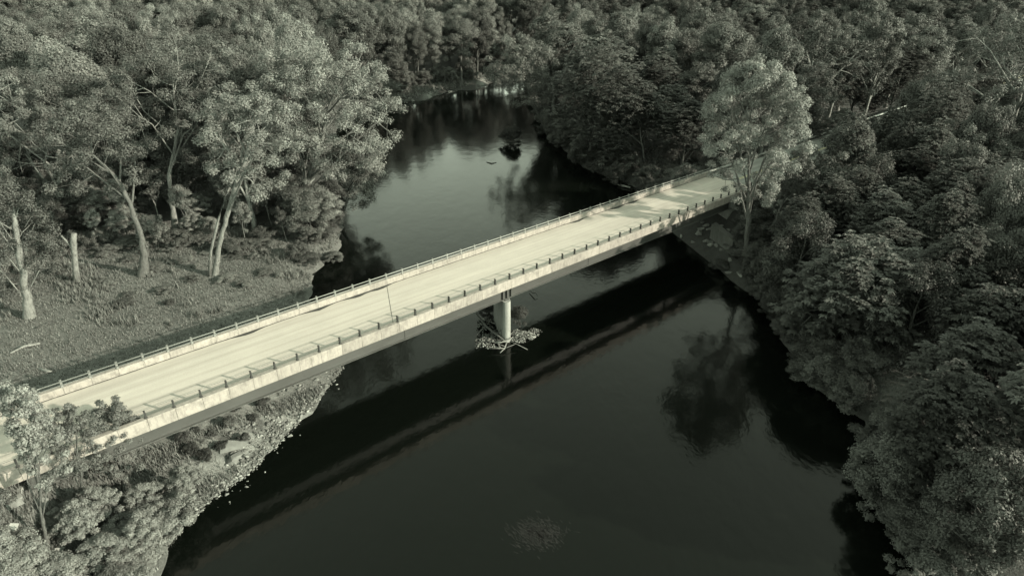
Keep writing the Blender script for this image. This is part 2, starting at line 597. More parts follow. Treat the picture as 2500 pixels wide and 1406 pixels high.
# parapets, one panel per bay, and the two-pipe railings
prof_near = [(-0.30, 7.30), (0.20, 7.30), (0.20, 8.36), (0.16, 8.40), (-0.26, 8.40), (-0.30, 8.36)]
prof_far = [(9.43, 7.30), (9.43, 8.36), (9.39, 8.40), (8.97, 8.40), (8.93, 8.36), (8.93, 7.30)]
pm = {}
for nm, pr in (('near', prof_near), ('far', prof_far)):
    q = MB(); q.profile(pr, -BAY / 2 + 0.012, BAY / 2 - 0.012); pm[nm] = q.mesh('parapet_panel')
    pm[nm].materials.append(M['parapet'])
def rail_post_mesh(flip):
    q = MB(); f = -1 if flip else 1
    q.box(-0.12, 0.12, -0.14, 0.14, 0.0, 0.025)
    q.box(-0.012, 0.012, -0.075, 0.075, 0.025, 0.66)
    hw = 0.085 if flip else 0.065
    for y in (-0.09, 0.075): q.box(-hw, hw, y, y + 0.015, 0.025, 0.66)
    q.box(-0.05, 0.05, *sorted((f * 0.092, f * 0.15)), 0.52, 0.62)
    q.box(-0.05, 0.05, *sorted((f * 0.092, f * 0.15)), 0.20, 0.30)
    return q.mesh('rail_post')
rp = {'near': rail_post_mesh(False), 'far': rail_post_mesh(True)}
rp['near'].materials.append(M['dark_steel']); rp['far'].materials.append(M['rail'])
ilo, ihi = int(round(S0 / BAY)), int(round(S1 / BAY))
for nm, n0, rn, desc in (('near', 0.0, 0.19, 'with dark posts'), ('far', 9.13, 8.94, 'with pale posts')):
    par = tag(empty('parapet'), 'weathered concrete parapet of separate panels'); par.parent = bridge
    rl = tag(empty('railing'), 'low two-pipe steel railing ' + desc); rl.parent = bridge
    for i in range(ilo, ihi):
        o = link('parapet_panel', pm[nm], None, par); o.location = ((i + 0.5) * BAY, 0, 0)
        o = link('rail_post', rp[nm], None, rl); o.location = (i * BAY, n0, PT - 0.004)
    for z, rr in ((PT + 0.57, 0.055 if nm == 'far' else 0.017), (PT + 0.25, 0.045 if nm == 'far' else 0.015)):
        q = MB(); q.tube([(S0, rn, z), (S1, rn, z)], rr, 8); q.build('rail_pipe', M['rail'], rl, True)
# steel girders
GB = 5.62
for k, gn in enumerate((0.75, 3.3, 5.85, 8.4)):
    gr = tag(empty('girder'), 'dark painted steel plate girder'); gr.parent = bridge
    a0, a1 = -25.5 + SKEW * gn, 66.5 + SKEW * gn
    q = MB(); q.box(a0, a1, gn - 0.012, gn + 0.012, GB + 0.041, 7.285); q.build('web', M['girder'], gr)
    q = MB(); q.box(a0, a1, gn - 0.24, gn + 0.24, GB, GB + 0.04); q.build('bottom_flange', M['flange'], gr)
    q = MB(); q.box(a0, a1, gn - 0.2, gn + 0.2, 7.287, 7.325); q.build('top_flange', M['girder'], gr)
    c = 20.7 + SKEW * gn
    for ds in (-0.62, 0.0, 0.62):
        q = MB(); q.box(c + ds - 0.02, c + ds + 0.02, gn - 0.22, gn - 0.013, GB + 0.042, 7.283); q.build('stiffener', M['dark_steel'], gr)
    for sp in (7.0, 34.5):
        q = MB(); q.box(sp - 0.02 + SKEW * gn, sp + 0.02 + SKEW * gn, gn - 0.05, gn - 0.013, GB + 0.042, 7.283); q.build('splice_seam', M['dirt'], gr)
        q = MB(); q.box(sp - 0.45 + SKEW * gn, sp + 0.45 + SKEW * gn, gn - 0.235, gn + 0.235, GB + 0.042, GB + 0.062); q.build('splice_plate', M['flange'], gr)
# cross frames
for s in np.arange(-18, 62, 6.1):
    q = MB()
    for a_, b_ in ((0.77, 3.28), (3.32, 5.83), (5.87, 8.38)):
        q.tube([(s + SKEW * a_, a_, GB + 0.25), (s + SKEW * b_, b_, 7.1)], 0.05, 4)
        q.tube([(s + SKEW * a_, a_, 7.1), (s + SKEW * b_, b_, GB + 0.25)], 0.05, 4)
    q.build('cross_frame', M['girder'], bridge)
# pier: a wall with rounded ends, running with the stream
def stadium(c0, c1, r, k=9):
    c0, c1 = np.array(c0), np.array(c1)
    e = (c1 - c0) / np.linalg.norm(c1 - c0)
    a0 = math.atan2(e[1], e[0])
    pts = []
    for i in range(k + 1):
        t = a0 + math.pi / 2 + math.pi * i / k
        pts.append(tuple(c0 + r * np.array([math.cos(t), math.sin(t)])))
    for i in range(k + 1):
        t = a0 - math.pi / 2 + math.pi * i / k
        pts.append(tuple(c1 + r * np.array([math.cos(t), math.sin(t)])))
    return pts
pier = tag(empty('pier'), 'pale concrete wall pier with a rounded nose'); pier.parent = bridge
n_a, n_b = 0.55, 8.7
q = MB(); q.prism(stadium((20.7 + SKEW * n_a, n_a), (20.7 + SKEW * n_b, n_b), 0.48), -2.0, 5.40)
o = q.build('pier_wall', M['pier'], pier)
for gn in (0.75, 3.3, 5.85, 8.4):
    q = MB(); q.box(20.7 + SKEW * gn - 0.28, 20.7 + SKEW * gn + 0.28, gn - 0.2, gn + 0.2, 5.402, 5.618); q.build('bearing', M['dark_steel'], pier)
# abutments with their wing walls
for a_s, sg in ((65.6, 1), (-26.3, -1)):
    ab = tag(empty('abutment'), 'concrete abutment set in the bank'); ab.parent = bridge
    x0, x1 = (a_s, a_s + 1.2) if sg > 0 else (a_s - 1.2, a_s)
    q = MB(); q.box(x0, x1, -0.1, 9.2, 1.0, 5.60, SKEW); q.build('abutment_wall', M['pier'], ab)
    x0, x1 = (a_s + 1.25, a_s + 1.9) if sg > 0 else (a_s - 1.9, a_s - 1.25)
    q = MB(); q.box(x0, x1, -0.1, 9.2, 1.0, 7.28, SKEW); q.build('back_wall', M['pier'], ab)
    for nn in (-0.05, 8.85):
        xa, xb = (a_s + 1.95 + SKEW * nn, S1 - 0.2) if sg > 0 else (S0 + 0.2, a_s - 1.95 + SKEW * nn)
        q = MB(); q.box(xa, xb, nn, nn + 0.32, 4.5, 7.29); q.build('wing_wall', M['pier'], ab)
# low river wall running out from the far abutment
q = MB(); q.prism([(63.75, 0.6), (62.55, 0.6), (59.7, -5.0), (60.9, -5.0)], 0.5, 4.1, [4.2, 4.2, 3.9, 3.9])
tag(q.build('river_wall', M['wall'], bridge), 'low concrete wall running out from the abutment')

# ------------------------------------------------------------------ approach road and guardrails
def road_sheet(name, s0, s1, n0, n1, z, mat, label=None):
    me = mesh_np(name, [BW(s0, n0, z), BW(s1, n0, z), BW(s1, n1, z), BW(s0, n1, z)], [[0, 1, 2, 3]])
    return link(name, me, mat)
rd = MB(); rd.box(0, 190, 0.0, 9.13, 7.0, ROAD_Z - 0.004)
o = rd.build('road', M['asphalt'], None, loc=tuple(BW(73.52, 0, 0))); o.rotation_euler = (0, 0, TH); tag(o, 'grey asphalt road leading off the bridge into the woods', kind='structure')
for k, (n0, n1) in enumerate(((4.36, 4.5), (4.66, 4.8))):
    q = MB(); q.box(2, 186, n0, n1, ROAD_Z - 0.003, ROAD_Z + 0.003)
    m_ = q.build('road_marking', M['paint'], o)
rd = MB(); rd.box(-150, 0, 0.0, 9.13, 7.0, ROAD_Z - 0.004)
o = rd.build('road', M['asphalt'], None, loc=tuple(BW(S0 - 0.02, 0, 0))); o.rotation_euler = (0, 0, TH); tag(o, kind='structure')

def guardrail(s0, s1, n0, face, label):
    root = tag(empty('guardrail', tuple(BW(s0, n0, 7.2)), TH), label, 'guardrail')
    L = s1 - s0
    pr = [(0, 0.30), (0.05, 0.36), (0.0, 0.46), (0.05, 0.56), (0.0, 0.62), (-0.02, 0.62), (0.03, 0.56), (-0.02, 0.46), (0.03, 0.36), (-0.02, 0.30)]
    pr = [(face * (y + 0.13), z + 0.55) for y, z in pr]
    if face < 0: pr = pr[::-1]
    q = MB(); q.profile(pr, 0, L); q.build('beam', M['guard'], root)
    pmh = MB(); pmh.box(-0.08, 0.08, -0.1, 0.1, -0.6, 1.2); me = pmh.mesh('post'); me.materials.append(M['wood'])
    for i in range(int(L / 2.0) + 1):
        p_ = link('post', me, None, root); p_.location = (0.2 + i * 2.0, 0, 0)
guardrail(74.0, 112.0, -0.35, 1, 'steel guardrail on dark posts along the near edge of the approach road')
guardrail(74.0, 170.0, 9.5, -1, 'pale steel guardrail along the far edge of the approach road')

# ------------------------------------------------------------------ trees
class Wood:
    """fast open tubes for trunks and branches"""
    def __init__(self):
        self.V, self.F, self.n = [], [], 0
    def tube(self, pts, rad, sides=6, cap=True):
        P = np.asarray(pts, float); m = len(P)
        r = np.asarray(rad, float) if hasattr(rad, '__len__') else np.full(m, rad)
        T = np.empty_like(P); T[1:-1] = P[2:] - P[:-2]; T[0] = P[1] - P[0]; T[-1] = P[-1] - P[-2]
        T /= np.linalg.norm(T, axis=1, keepdims=True) + 1e-9
        ref = np.array([0, 0, 1.0]) if abs(T[:, 2]).mean() < 0.8 else np.array([1.0, 0, 0])
        A = np.cross(T, ref); A /= np.linalg.norm(A, axis=1, keepdims=True) + 1e-9
        B = np.cross(T, A)
        an = np.arange(sides) * (2 * math.pi / sides)
        V = P[:, None, :] + r[:, None, None] * (np.cos(an)[None, :, None] * A[:, None, :] + np.sin(an)[None, :, None] * B[:, None, :])
        k = np.arange(sides); k2 = (k + 1) % sides
        base = (np.arange(m - 1) * sides)[:, None]
        F = np.stack([base + k, base + k2, base + sides + k2, base + sides + k], -1).reshape(-1, 4)
        self.V.append(V.reshape(-1, 3)); self.F.append(F + self.n); self.n += m * sides
    def mesh(self, name, smooth=True):
        me = mesh_np(name, np.concatenate(self.V), np.concatenate(self.F))
        me.polygons.foreach_set('use_smooth', np.ones(len(me.polygons), dtype=bool))
        return me
    def build(self, name, mat, parent=None, smooth=True, loc=None):
        return link(name, self.mesh(name), mat, parent, loc)

def unit(v):
    return v / (np.linalg.norm(v, axis=-1, keepdims=True) + 1e-9)

def leaves(rng, centers, radii, per, size, style, flat=0.75):
    """leaf faces spread through a set of clumps -> V, F, tone"""
    C, Rr = np.asarray(centers, float), np.asarray(radii, float)
    if style == 'frond':
        cnt = np.maximum(8, (per * (Rr / np.mean(Rr)) ** 2)).astype(int)
        ci = np.repeat(np.arange(len(C)), cnt)
        n = len(ci)
        # several tufts per clump: fronds radiate from tuft hearts and droop
        nt_ = 9
        ti = np.arange(n) // nt_
        m_ = ti.max() + 1
        ut = unit(rng.normal(size=(m_, 3)) + np.array([0, 0, 0.45]))
        rt = 0.35 + 0.65 * rng.random(m_) ** 0.5
        u = ut[ti]
        P = C[ci] + u * (Rr[ci] * rt[ti])[:, None] * np.array([1, 1, flat])
        az = (np.arange(n) % nt_) * (2 * np.pi / nt_) + rng.random(n) * 0.7
        out = unit(np.stack([np.cos(az), np.sin(az), 0.35 + 0.35 * rng.random(n)], 1) + 0.55 * u)
        L = size * (0.7 + 0.6 * rng.random(n))
        side = unit(np.cross(out, np.array([0, 0, 1.0]))) 
        w = (L * 0.19)[:, None]
        mid = P + out * (L * 0.5)[:, None]
        tip = P + out * (L * 0.95)[:, None] - np.array([0, 0, 1.0]) * (L * 0.42)[:, None]
        V = np.stack([P, mid + side * w, tip, mid - side * w], 1)
        F = np.arange(n * 4).reshape(-1, 4)
        ct = rng.random(len(C))
        tone = 0.35 * rng.random(n) + 0.65 * ct[ci]
        return V.reshape(-1, 3), F, tone
    cnt = np.maximum(10, (per * (Rr / np.mean(Rr)) ** 2)).astype(int)
    ci = np.repeat(np.arange(len(C)), cnt)
    n = len(ci)
    u = unit(rng.normal(size=(n, 3)) + np.array([0, 0, 0.25]))
    rf = rng.random(n) ** 0.55
    rad = Rr[ci] * (0.22 + 0.83 * rf)
    P = C[ci] + u * rad[:, None] * np.array([1, 1, flat])
    nr = unit(u * 0.85 + np.array([0, 0, 0.35]) + 0.42 * rng.normal(size=(n, 3)))
    ax = unit(np.cross(nr, rng.normal(size=(n, 3))))
    bx = np.cross(nr, ax)
    s = (size * (0.6 + 0.8 * rng.random(n)) * (1.75 - 0.8 * rf))[:, None]
    V = np.stack([P - ax * s * 0.5, P + bx * s * 0.34 - ax * s * 0.05, P + ax * s * 0.55, P - bx * s * 0.34 - ax * s * 0.05], 1)
    F = np.arange(n * 4).reshape(-1, 4)
    ct = rng.random(len(C))
    tone = 0.3 * rng.random(n) + 0.7 * ct[ci]
    return V.reshape(-1, 3), F, tone

def grow(seed, H, R, cb, style='leaf', limbs=11, subs=5, fill=60, clump=1.0, per=85, size=0.30, lean=(0, 0), trunk_r=0.3,
         top_bias=0.0, gaps=4, path=None, shape=1.0, fork=0, limb_r=0.45, droop=0.0, bare=0, lobe=0.42):
    """returns trunk MB and leaf arrays; base at the origin. path: own trunk line [(x,y,z,r)]"""
    rng = np.random.default_rng(seed)
    wood = Wood()
    lx, ly = lean
    if path is None:
        n = 8
        path = []
        wa = rng.normal(size=(n, 2)) * 0.018 * H
        for i in range(n):
            t = i / (n - 1)
            path.append((lx * t ** 1.2 + wa[i, 0] * t, ly * t ** 1.2 + wa[i, 1] * t, -0.4 + (0.86 * H + 0.4) * t, trunk_r * (1.15 - 0.93 * t) + (0.25 * trunk_r if i == 0 else 0)))
    P = np.array([p[:3] for p in path]); TR = np.array([p[3] for p in path])
    rng2 = np.random.default_rng(seed + 5000)
    tq = np.linspace(0, len(P) - 1, 30); ti_ = np.arange(len(P))
    Pq = np.stack([np.interp(tq, ti_, P[:, k_]) for k_ in range(3)], 1); Rq = np.interp(tq, ti_, TR)
    Pq[1:, :2] += rng2.normal(size=(29, 2)) * Rq[1:, None] * 0.14
    Rq = Rq * rng2.uniform(0.88, 1.12, 30); Rq[0] *= 1.35; Rq[1] *= 1.12
    wood.tube(Pq, Rq, 8)
    topx, topy = P[-1][0], P[-1][1]
    zc = (cb + 1) / 2 * H
    rz = (1 - cb) / 2 * H
    lob = unit(rng.normal(size=(7, 3))); la = rng.uniform(-lobe, lobe * 0.9, 7)
    def env(u):
        f = 1 + sum(a_ * max(0.0, float(u @ l_)) ** 2 * 1.5 for a_, l_ in zip(la, lob))
        # egg: wider low or wider high
        f *= 1 + 0.25 * top_bias * u[2]
        return f
    gapd = unit(rng.normal(size=(gaps, 3)) * np.array([1, 1, 0.6])) if gaps else np.zeros((0, 3))
    cen = np.array([0, 0, zc])
    def on_trunk(z):
        zs = P[:, 2]
        k = int(np.clip(np.searchsorted(zs, z), 1, len(zs) - 1))
        t = np.clip((z - zs[k - 1]) / (zs[k] - zs[k - 1] + 1e-9), 0, 1)
        return P[k - 1] * (1 - t) + P[k] * t, TR[k - 1] * (1 - t) + TR[k] * t
    def axis(z):
        t = np.clip(z / H, 0, 1)
        q, _ = on_trunk(min(z, P[-1][2]))
        return np.array([q[0], q[1], 0])
    C, Rr = [], []
    limbpts = []
    for i in range(limbs):
        t = (i + 0.5) / limbs
        z0 = H * (cb * 0.72 + (0.84 - cb * 0.72) * t)
        st, r0 = on_trunk(z0)
        az = i * 2.4 + rng.uniform(-0.4, 0.4) + seed
        el = R_(-8 + 75 * t + rng.uniform(-12, 12))
        u = np.array([math.cos(az) * math.cos(el), math.sin(az) * math.cos(el), math.sin(el)])
        tgt = cen + axis(zc) + u * np.array([R, R, rz]) * env(u) * 0.86
        if tgt[2] < z0 + 0.04 * H: tgt[2] = z0 + 0.05 * H + rng.random() * 0.05 * H
        midp = st * 0.5 + tgt * 0.5 + np.array([0, 0, 0.05 * H * (1 - t) - 0.02 * H]) + rng.normal(size=3) * 0.02 * H
        pts = [st, st * 0.72 + midp * 0.28 + np.array([0, 0, -0.004 * H]), midp, midp * 0.45 + tgt * 0.55 + rng.normal(size=3) * 0.015 * H, tgt]
        lr = min(r0 * 0.8, trunk_r * limb_r * (1.15 - 0.6 * t))
        wood.tube(pts, [lr, lr * 0.85, lr * 0.62, lr * 0.4, lr * 0.15], 5, False)
        limbpts += [(p, lr * 0.5) for p in pts[1:]]
        C.append(tgt); Rr.append(clump * rng.uniform(0.8, 1.25))
        for j in range(subs):
            q = 0.32 + 0.62 * (j + rng.random()) / subs
            a_ = pts[2] * (1 - q) * 2 * 0.5 + tgt * q if q > 0.5 else st * (1 - q) + midp * q
            if q > 0.5: a_ = midp * (1 - (q - 0.5) * 2) + tgt * (q - 0.5) * 2
            else: a_ = st * (1 - q * 2) + midp * (q * 2)
            dv = unit(rng.normal(size=3) * np.array([1, 1, 0.7]) + 0.5 * u + np.array([0, 0, 0.25]))
            e = a_ + dv * R * rng.uniform(0.28, 0.55)
            rel = (e - cen - axis(zc)) / np.array([R, R, rz])
            nl = np.linalg.norm(rel)
            uu = rel / (nl + 1e-9)
            lim = env(uu)
            if nl > lim: e = cen + axis(zc) + uu * lim * np.array([R, R, rz]) * rng.uniform(0.9, 1.0)
            m1 = (a_ + e) / 2 + rng.normal(size=3) * 0.012 * H
            wood.tube([a_, m1, e], [lr * 0.42, lr * 0.28, lr * 0.08], 4, False)
            limbpts.append((m1, lr * 0.3))
            if j >= bare:
                C.append(e); Rr.append(clump * rng.uniform(0.7, 1.2))
    LP = np.array([p for p, _ in limbpts])
    for i in range(fill):
        u = unit(rng.normal(size=3) + np.array([0, 0, 0.25]))
        rr = env(u) * rng.uniform(0.72, 1.0)
        if len(gapd) and np.max(gapd @ u) > 0.90: continue
        e = cen + axis(zc) + u * np.array([R, R, rz]) * rr
        k = np.argmin(np.linalg.norm(LP - e, axis=1))
        m1 = (LP[k] + e) / 2 + rng.normal(size=3) * 0.01 * H + np.array([0, 0, -0.01 * H])
        wood.tube([LP[k], m1, e], [limbpts[k][1] * 0.7, limbpts[k][1] * 0.45, 0.012], 3, False)
        C.append(e); Rr.append(clump * rng.uniform(0.65, 1.2))
    if fork != -1:
        C.append(P[-1] + np.array([0, 0, 0.09 * H])); Rr.append(clump * 0.9)
        C.append(P[-1] + np.array([0, 0, 0.02 * H])); Rr.append(clump * 1.1)
    if style == 'leaf': per, size = per * 1.5, size * 0.68
    else: per, size = per * 1.75, size * 0.62
    V, F, tone = leaves(rng, C, Rr, per, size, style)
    return wood, V, F, tone

def tree_from(name, wood, lv, bark, leaf, loc, rz=0.0, scale=(1, 1, 1)):
    root = empty(name, loc, rz)
    root.scale = scale
    wood.build('trunk', M[bark], root, True)
    link('crown', mesh_np('crown', *lv), M[leaf], root)
    return root

def copy_tree(src, loc, rz, scale):
    r = src.copy(); COL.objects.link(r)
    r.location = loc; r.rotation_euler = (0, 0, rz); r.scale = scale
    for ch in src.children:
        c = ch.copy(); COL.objects.link(c); c.parent = r
    return r

placed = []     # (x, y, crown radius, top z, crown bottom z)

def hero(name, label, cat, base_px, top_px, width_px, seed, leaf='leaf_mid', bark='bark_mid', base=None, group=None, **kw):
    """one tree of its own mesh from the foot, the top and the crown width seen in the picture"""
    p = land(*base_px) if base is None else np.array([base[0], base[1], gz(base[0], base[1])])
    H = top_of(p, top_px[1])
    dm = depth(p + np.array([0, 0, H * 0.7]))
    R = width_px / 2 * dm / FPX
    tx = (top_px[0] - IW / 2) / FPX * depth(p + np.array([0, 0, H]))
    cb = kw.pop('cb', 0.3)
    lean = kw.pop('lean', (tx - p[0], 0.0))
    wood, V, F, tone = grow(seed, H, R, cb, lean=lean, **kw)
    o = tree_from(name, wood, (V, F, tone), bark, leaf, tuple(p))
    tag(o, label, cat, group)
    placed.append((p[0] + lean[0] * 0.7, p[1] + lean[1] * 0.7, R, p[2] + H, p[2] + cb * H))
    return o

# --- trees that stand out, left bank
def px_path(base, pts):
    """trunk line from picture points (x, y, radius, dy): bends in the plane facing the camera at the tree's distance"""
    out = []
    for (px, py, r, dy) in pts:
        h = top_of(base, py)
        q = np.array([base[0], base[1], base[2] + h])
        x = (px - IW / 2) / FPX * depth(q)
        out.append((x - base[0], dy, h, r))
    out[0] = (out[0][0], out[0][1], -0.4, out[0][3] * 1.25)
    return out

bp = land(518, 672)
hero('maple_tree', 'twin-trunked pale tree with lit fork standing alone at the meadow edge', 'tree', (518, 672), (620, 195), 265, 11,
     'leaf_pale', 'bark_pale', cb=0.47, limbs=12, subs=5, fill=62, clump=1.0, per=190, size=0.25, gaps=7, limb_r=0.62, bare=1,
     path=px_path(bp, [(522, 672, 0.34, 0), (535, 600, 0.30, 0), (556, 520, 0.28, 0), (580, 440, 0.27, 0), (602, 385, 0.25, 0), (612, 320, 0.16, 0.4), (618, 260, 0.09, 0.6)]))
# second stem of the same tree
q = MB(); pp_ = px_path(bp, [(512, 672, 0.22, -0.3), (518, 610, 0.18, -0.4), (535, 535, 0.16, -0.3), (552, 480, 0.13, 0), (580, 420, 0.11, 0.1)])
q.tube([p[:3] for p in pp_], [p[3] for p in pp_], 7)
tw = [o for o in bpy.data.objects if o.name.startswith('maple_tree')][0]
q.build('trunk', M['bark_pale'], tw, True)

bp = land(428, 562)
hero('maple_tree', 'tall tree with straight pale lower trunk behind the twin-trunked tree', 'tree', (428, 562), (420, 118), 240, 12, 'leaf_pale', 'bark_pale',
     cb=0.46, limbs=11, subs=5, fill=85, clump=1.15, per=170, size=0.27, limb_r=0.5,
     path=px_path(bp, [(430, 562, 0.42, 0), (420, 500, 0.36, 0), (412, 435, 0.32, 0), (425, 370, 0.26, 0), (436, 310, 0.2, 0), (425, 240, 0.13, 0), (420, 170, 0.07, 0)]))
bp = land(352, 672)
hero('maple_tree', 'leaning tree with thick stubby base and thin arching top in the meadow', 'tree', (352, 672), (240, 250), 250, 13, 'leaf_mid', 'bark_mid',
     cb=0.55, limbs=9, subs=4, fill=62, clump=1.05, per=160, size=0.26, limb_r=0.5, gaps=6, lean=(0, 0),
     path=px_path(bp, [(350, 675, 0.62, 0), (352, 620, 0.5, 0), (345, 580, 0.34, 0), (318, 500, 0.28, 0), (292, 445, 0.24, 0), (255, 405, 0.2, 0), (222, 380, 0.15, 0.3), (215, 320, 0.08, 0.5)]))
bp = land(240, 548)
hero('maple_tree', 'crooked dark trunk tree bending left inside the shady woods edge', 'tree', (240, 548), (215, 170), 260, 14, 'leaf_mid', 'bark_mid',
     cb=0.42, limbs=9, subs=4, fill=80, clump=1.15, per=150, size=0.28,
     path=px_path(bp, [(242, 548, 0.36, 0), (218, 505, 0.33, 0), (208, 450, 0.3, 0), (214, 390, 0.25, 0), (218, 310, 0.2, 0), (215, 230, 0.1, 0)]))
bp = land(88, 560)
hero('maple_tree', 'big spreading tree with lit bare forking limbs near the frame edge', 'tree', (88, 560), (130, 205), 330, 15, 'leaf_pale', 'bark_pale',
     cb=0.36, limbs=13, subs=5, fill=70, clump=1.05, per=170, size=0.26, gaps=8, limb_r=0.7, bare=1,
     path=px_path(bp, [(92, 565, 0.42, 0), (112, 490, 0.36, 0), (150, 435, 0.32, 0), (142, 385, 0.28, 0), (150, 310, 0.22, 0), (150, 255, 0.12, 0)]))
bp = land(70, 775)
hero('ivy_tree', 'tree wrapped in ivy with pale bark showing near its foot', 'tree', (70, 775), (20, 420), 190, 16, 'leaf_mid', 'bark_pale',
     cb=0.12, limbs=12, subs=4, fill=70, clump=0.9, per=120, size=0.24, trunk_r=0.42, limb_r=0.22, lean=(0, 0), gaps=3,
     path=px_path(bp, [(72, 778, 0.5, 0), (62, 700, 0.42, 0), (52, 640, 0.36, 0), (38, 560, 0.28, 0), (30, 500, 0.18, 0), (22, 450, 0.1, 0)]))
bp = land(700, 565)
hero('broad_tree', 'massive broad leafy tree overhanging the river from the left bank', 'tree', (716, 560), (840, 105), 330, 17, 'leaf_pale', 'bark_mid',
     cb=0.16, limbs=16, subs=6, fill=170, clump=1.25, per=125, size=0.28, gaps=3, trunk_r=0.5, limb_r=0.5, top_bias=0.15, base=(-34.5, 99))
hero('broad_tree', 'drooping leafy tree at the river edge below the massive broad tree', 'tree', (880, 470), (900, 300), 210, 18, 'leaf_mid', 'bark_mid',
     cb=0.05, limbs=12, subs=5, fill=90, clump=1.1, per=120, size=0.27, trunk_r=0.3, base=(-29.5, 104))
hero('broad_tree', 'rounded leafy tree between the twin-trunked tree and the massive one', 'tree', (640, 560), (715, 150), 260, 19, 'leaf_pale', 'bark_mid',
     cb=0.30, limbs=12, subs=5, fill=100, clump=1.3, per=170, size=0.28, base=(-45, 103))
# --- far side of the bridge, right bank
hero('sycamore_tree', 'tall bright airy sycamore rising in front of the bridge end', 'tree', (1822, 640), (1845, 116), 285, 21, 'leaf_bright', 'bark_mid',
     cb=0.27, limbs=20, subs=6, fill=100, clump=1.0, per=190, size=0.28, gaps=9, trunk_r=0.34, limb_r=0.42, top_bias=-0.3, lobe=0.15)
hero('sycamore_tree', 'smaller airy sycamore beside the bright tall one at the road edge', 'tree', (1872, 585), (1925, 385), 120, 22, 'leaf_pale', 'bark_mid',
     cb=0.40, limbs=10, subs=4, fill=16, clump=0.7, per=80, size=0.28, gaps=6, trunk_r=0.22, lean=(2.5, 0))
hero('road_tree', 'dark-trunked thin tree next to the approach road guardrail', 'tree', (1990, 520), (1975, 370), 110, 23, 'leaf_pale', 'bark_dark',
     cb=0.45, limbs=8, subs=4, fill=22, clump=0.65, per=70, size=0.27, trunk_r=0.22)
bp = land(1345, 338)
hero('leaning_tree', 'tree leaning out over the river from the far right bank', 'tree', (1345, 338), (1275, 95), 190, 24, 'leaf_mid', 'bark_dark',
     cb=0.28, limbs=13, subs=5, fill=80, clump=1.25, per=95, size=0.36, gaps=5, path=px_path(bp, [(1345, 338, 0.4, 0), (1325, 300, 0.34, -0.5), (1300, 255, 0.3, -1), (1285, 210, 0.24, -1), (1278, 160, 0.15, -1), (1275, 120, 0.08, -1)]))
hero('locust_tree', 'tall dark crowned locust at the water bend behind the bridge', 'tree', (1440, 395), (1450, 98), 210, 25, 'leaf_frond', 'bark_dark',
     style='frond', cb=0.12, limbs=14, subs=5, fill=110, clump=1.5, per=55, size=1.3)
hero('locust_tree', 'pale crowned locust with slim trunks above the grassy bank', 'tree', (1575, 420), (1545, 180), 190, 26, 'leaf_frond', 'bark_mid',
     style='frond', cb=0.30, limbs=12, subs=5, fill=90, clump=1.3, per=55, size=1.2, trunk_r=0.16)
hero('locust_tree', 'slim locust with bare straight trunk beside the grassy bank', 'tree', (1655, 395), (1650, 215), 120, 27, 'leaf_frond', 'bark_mid',
     style='frond', cb=0.40, limbs=9, subs=4, fill=50, clump=1.2, per=50, size=1.1, trunk_r=0.15)
hero('locust_tree', 'low spreading locust drooping to the water behind the bridge', 'tree', (1500, 400), (1500, 250), 180, 28, 'leaf_frond', 'bark_dark',
     style='frond', cb=0.10, limbs=10, subs=5, fill=70, clump=1.3, per=50, size=1.2, trunk_r=0.16)
hero('sycamore_tree', 'pale-limbed sycamore towering over the dark woods behind the road', 'tree', (1960, 335), (2000, 15), 260, 29, 'leaf_dark', 'bark_pale',
     cb=0.30, limbs=14, subs=5, fill=90, clump=1.3, per=85, size=0.42, gaps=9, trunk_r=0.5, limb_r=0.6)
hero('sycamore_tree', 'sycamore with broken-topped pale trunk in the right-hand woods', 'tree', (2440, 455), (2370, 60), 300, 30, 'leaf_mid', 'bark_pale',
     cb=0.42, limbs=15, subs=5, fill=80, clump=1.15, per=90, size=0.36, gaps=9, trunk_r=0.55, limb_r=0.6, lean=(-3, 0))
hero('sycamore_tree', 'white-limbed sycamore at the right-hand frame edge', 'tree', (2460, 380), (2485, 20), 200, 31, 'leaf_mid', 'bark_pale',
     cb=0.35, limbs=12, subs=5, fill=70, clump=1.1, per=90, size=0.36, gaps=8, trunk_r=0.5, limb_r=0.6)
hero('pale_tree', 'rounded pale feathery tree in the woods above the road', 'tree', (2230, 260), (2270, 118), 105, 32, 'leaf_pale', 'bark_mid',
     cb=0.15, limbs=12, subs=5, fill=90, clump=1.1, per=90, size=0.34, gaps=0)
# --- near right bank
hero('locust_tree', 'dark locust hanging over the river, largest on the near right bank', 'tree', (2030, 830), (2005, 576), 290, 41, 'leaf_frond', 'bark_dark',
     style='frond', cb=0.0, limbs=14, subs=6, fill=120, clump=1.15, per=75, size=0.95, lean=(-0.5, 0))
hero('locust_tree', 'bright-topped feathery locust deep in the right-hand woods', 'tree', (2320, 660), (2325, 420), 150, 42, 'leaf_frond', 'bark_mid',
     style='frond', cb=0.15, limbs=12, subs=5, fill=90, clump=1.2, per=65, size=1.0)
hero('locust_tree', 'broad locust crown at the right-hand edge above the lawn', 'tree', (2430, 960), (2420, 722), 240, 43, 'leaf_frond', 'bark_mid',
     style='frond', cb=0.15, limbs=12, subs=6, fill=100, clump=1.0, per=80, size=0.85)
hero('locust_tree', 'locust crown below the lawn patch on the near right bank', 'tree', (2340, 1230), (2335, 965), 240, 44, 'leaf_frond', 'bark_mid',
     style='frond', cb=0.05, limbs=12, subs=6, fill=110, clump=0.9, per=85, size=0.75)
hero('locust_tree', 'leafy tree filling the lower right-hand corner', 'tree', (2420, 1390), (2420, 1130), 300, 45, 'leaf_mid', 'bark_mid',
     cb=0.0, limbs=12, subs=6, fill=140, clump=0.8, per=120, size=0.22)
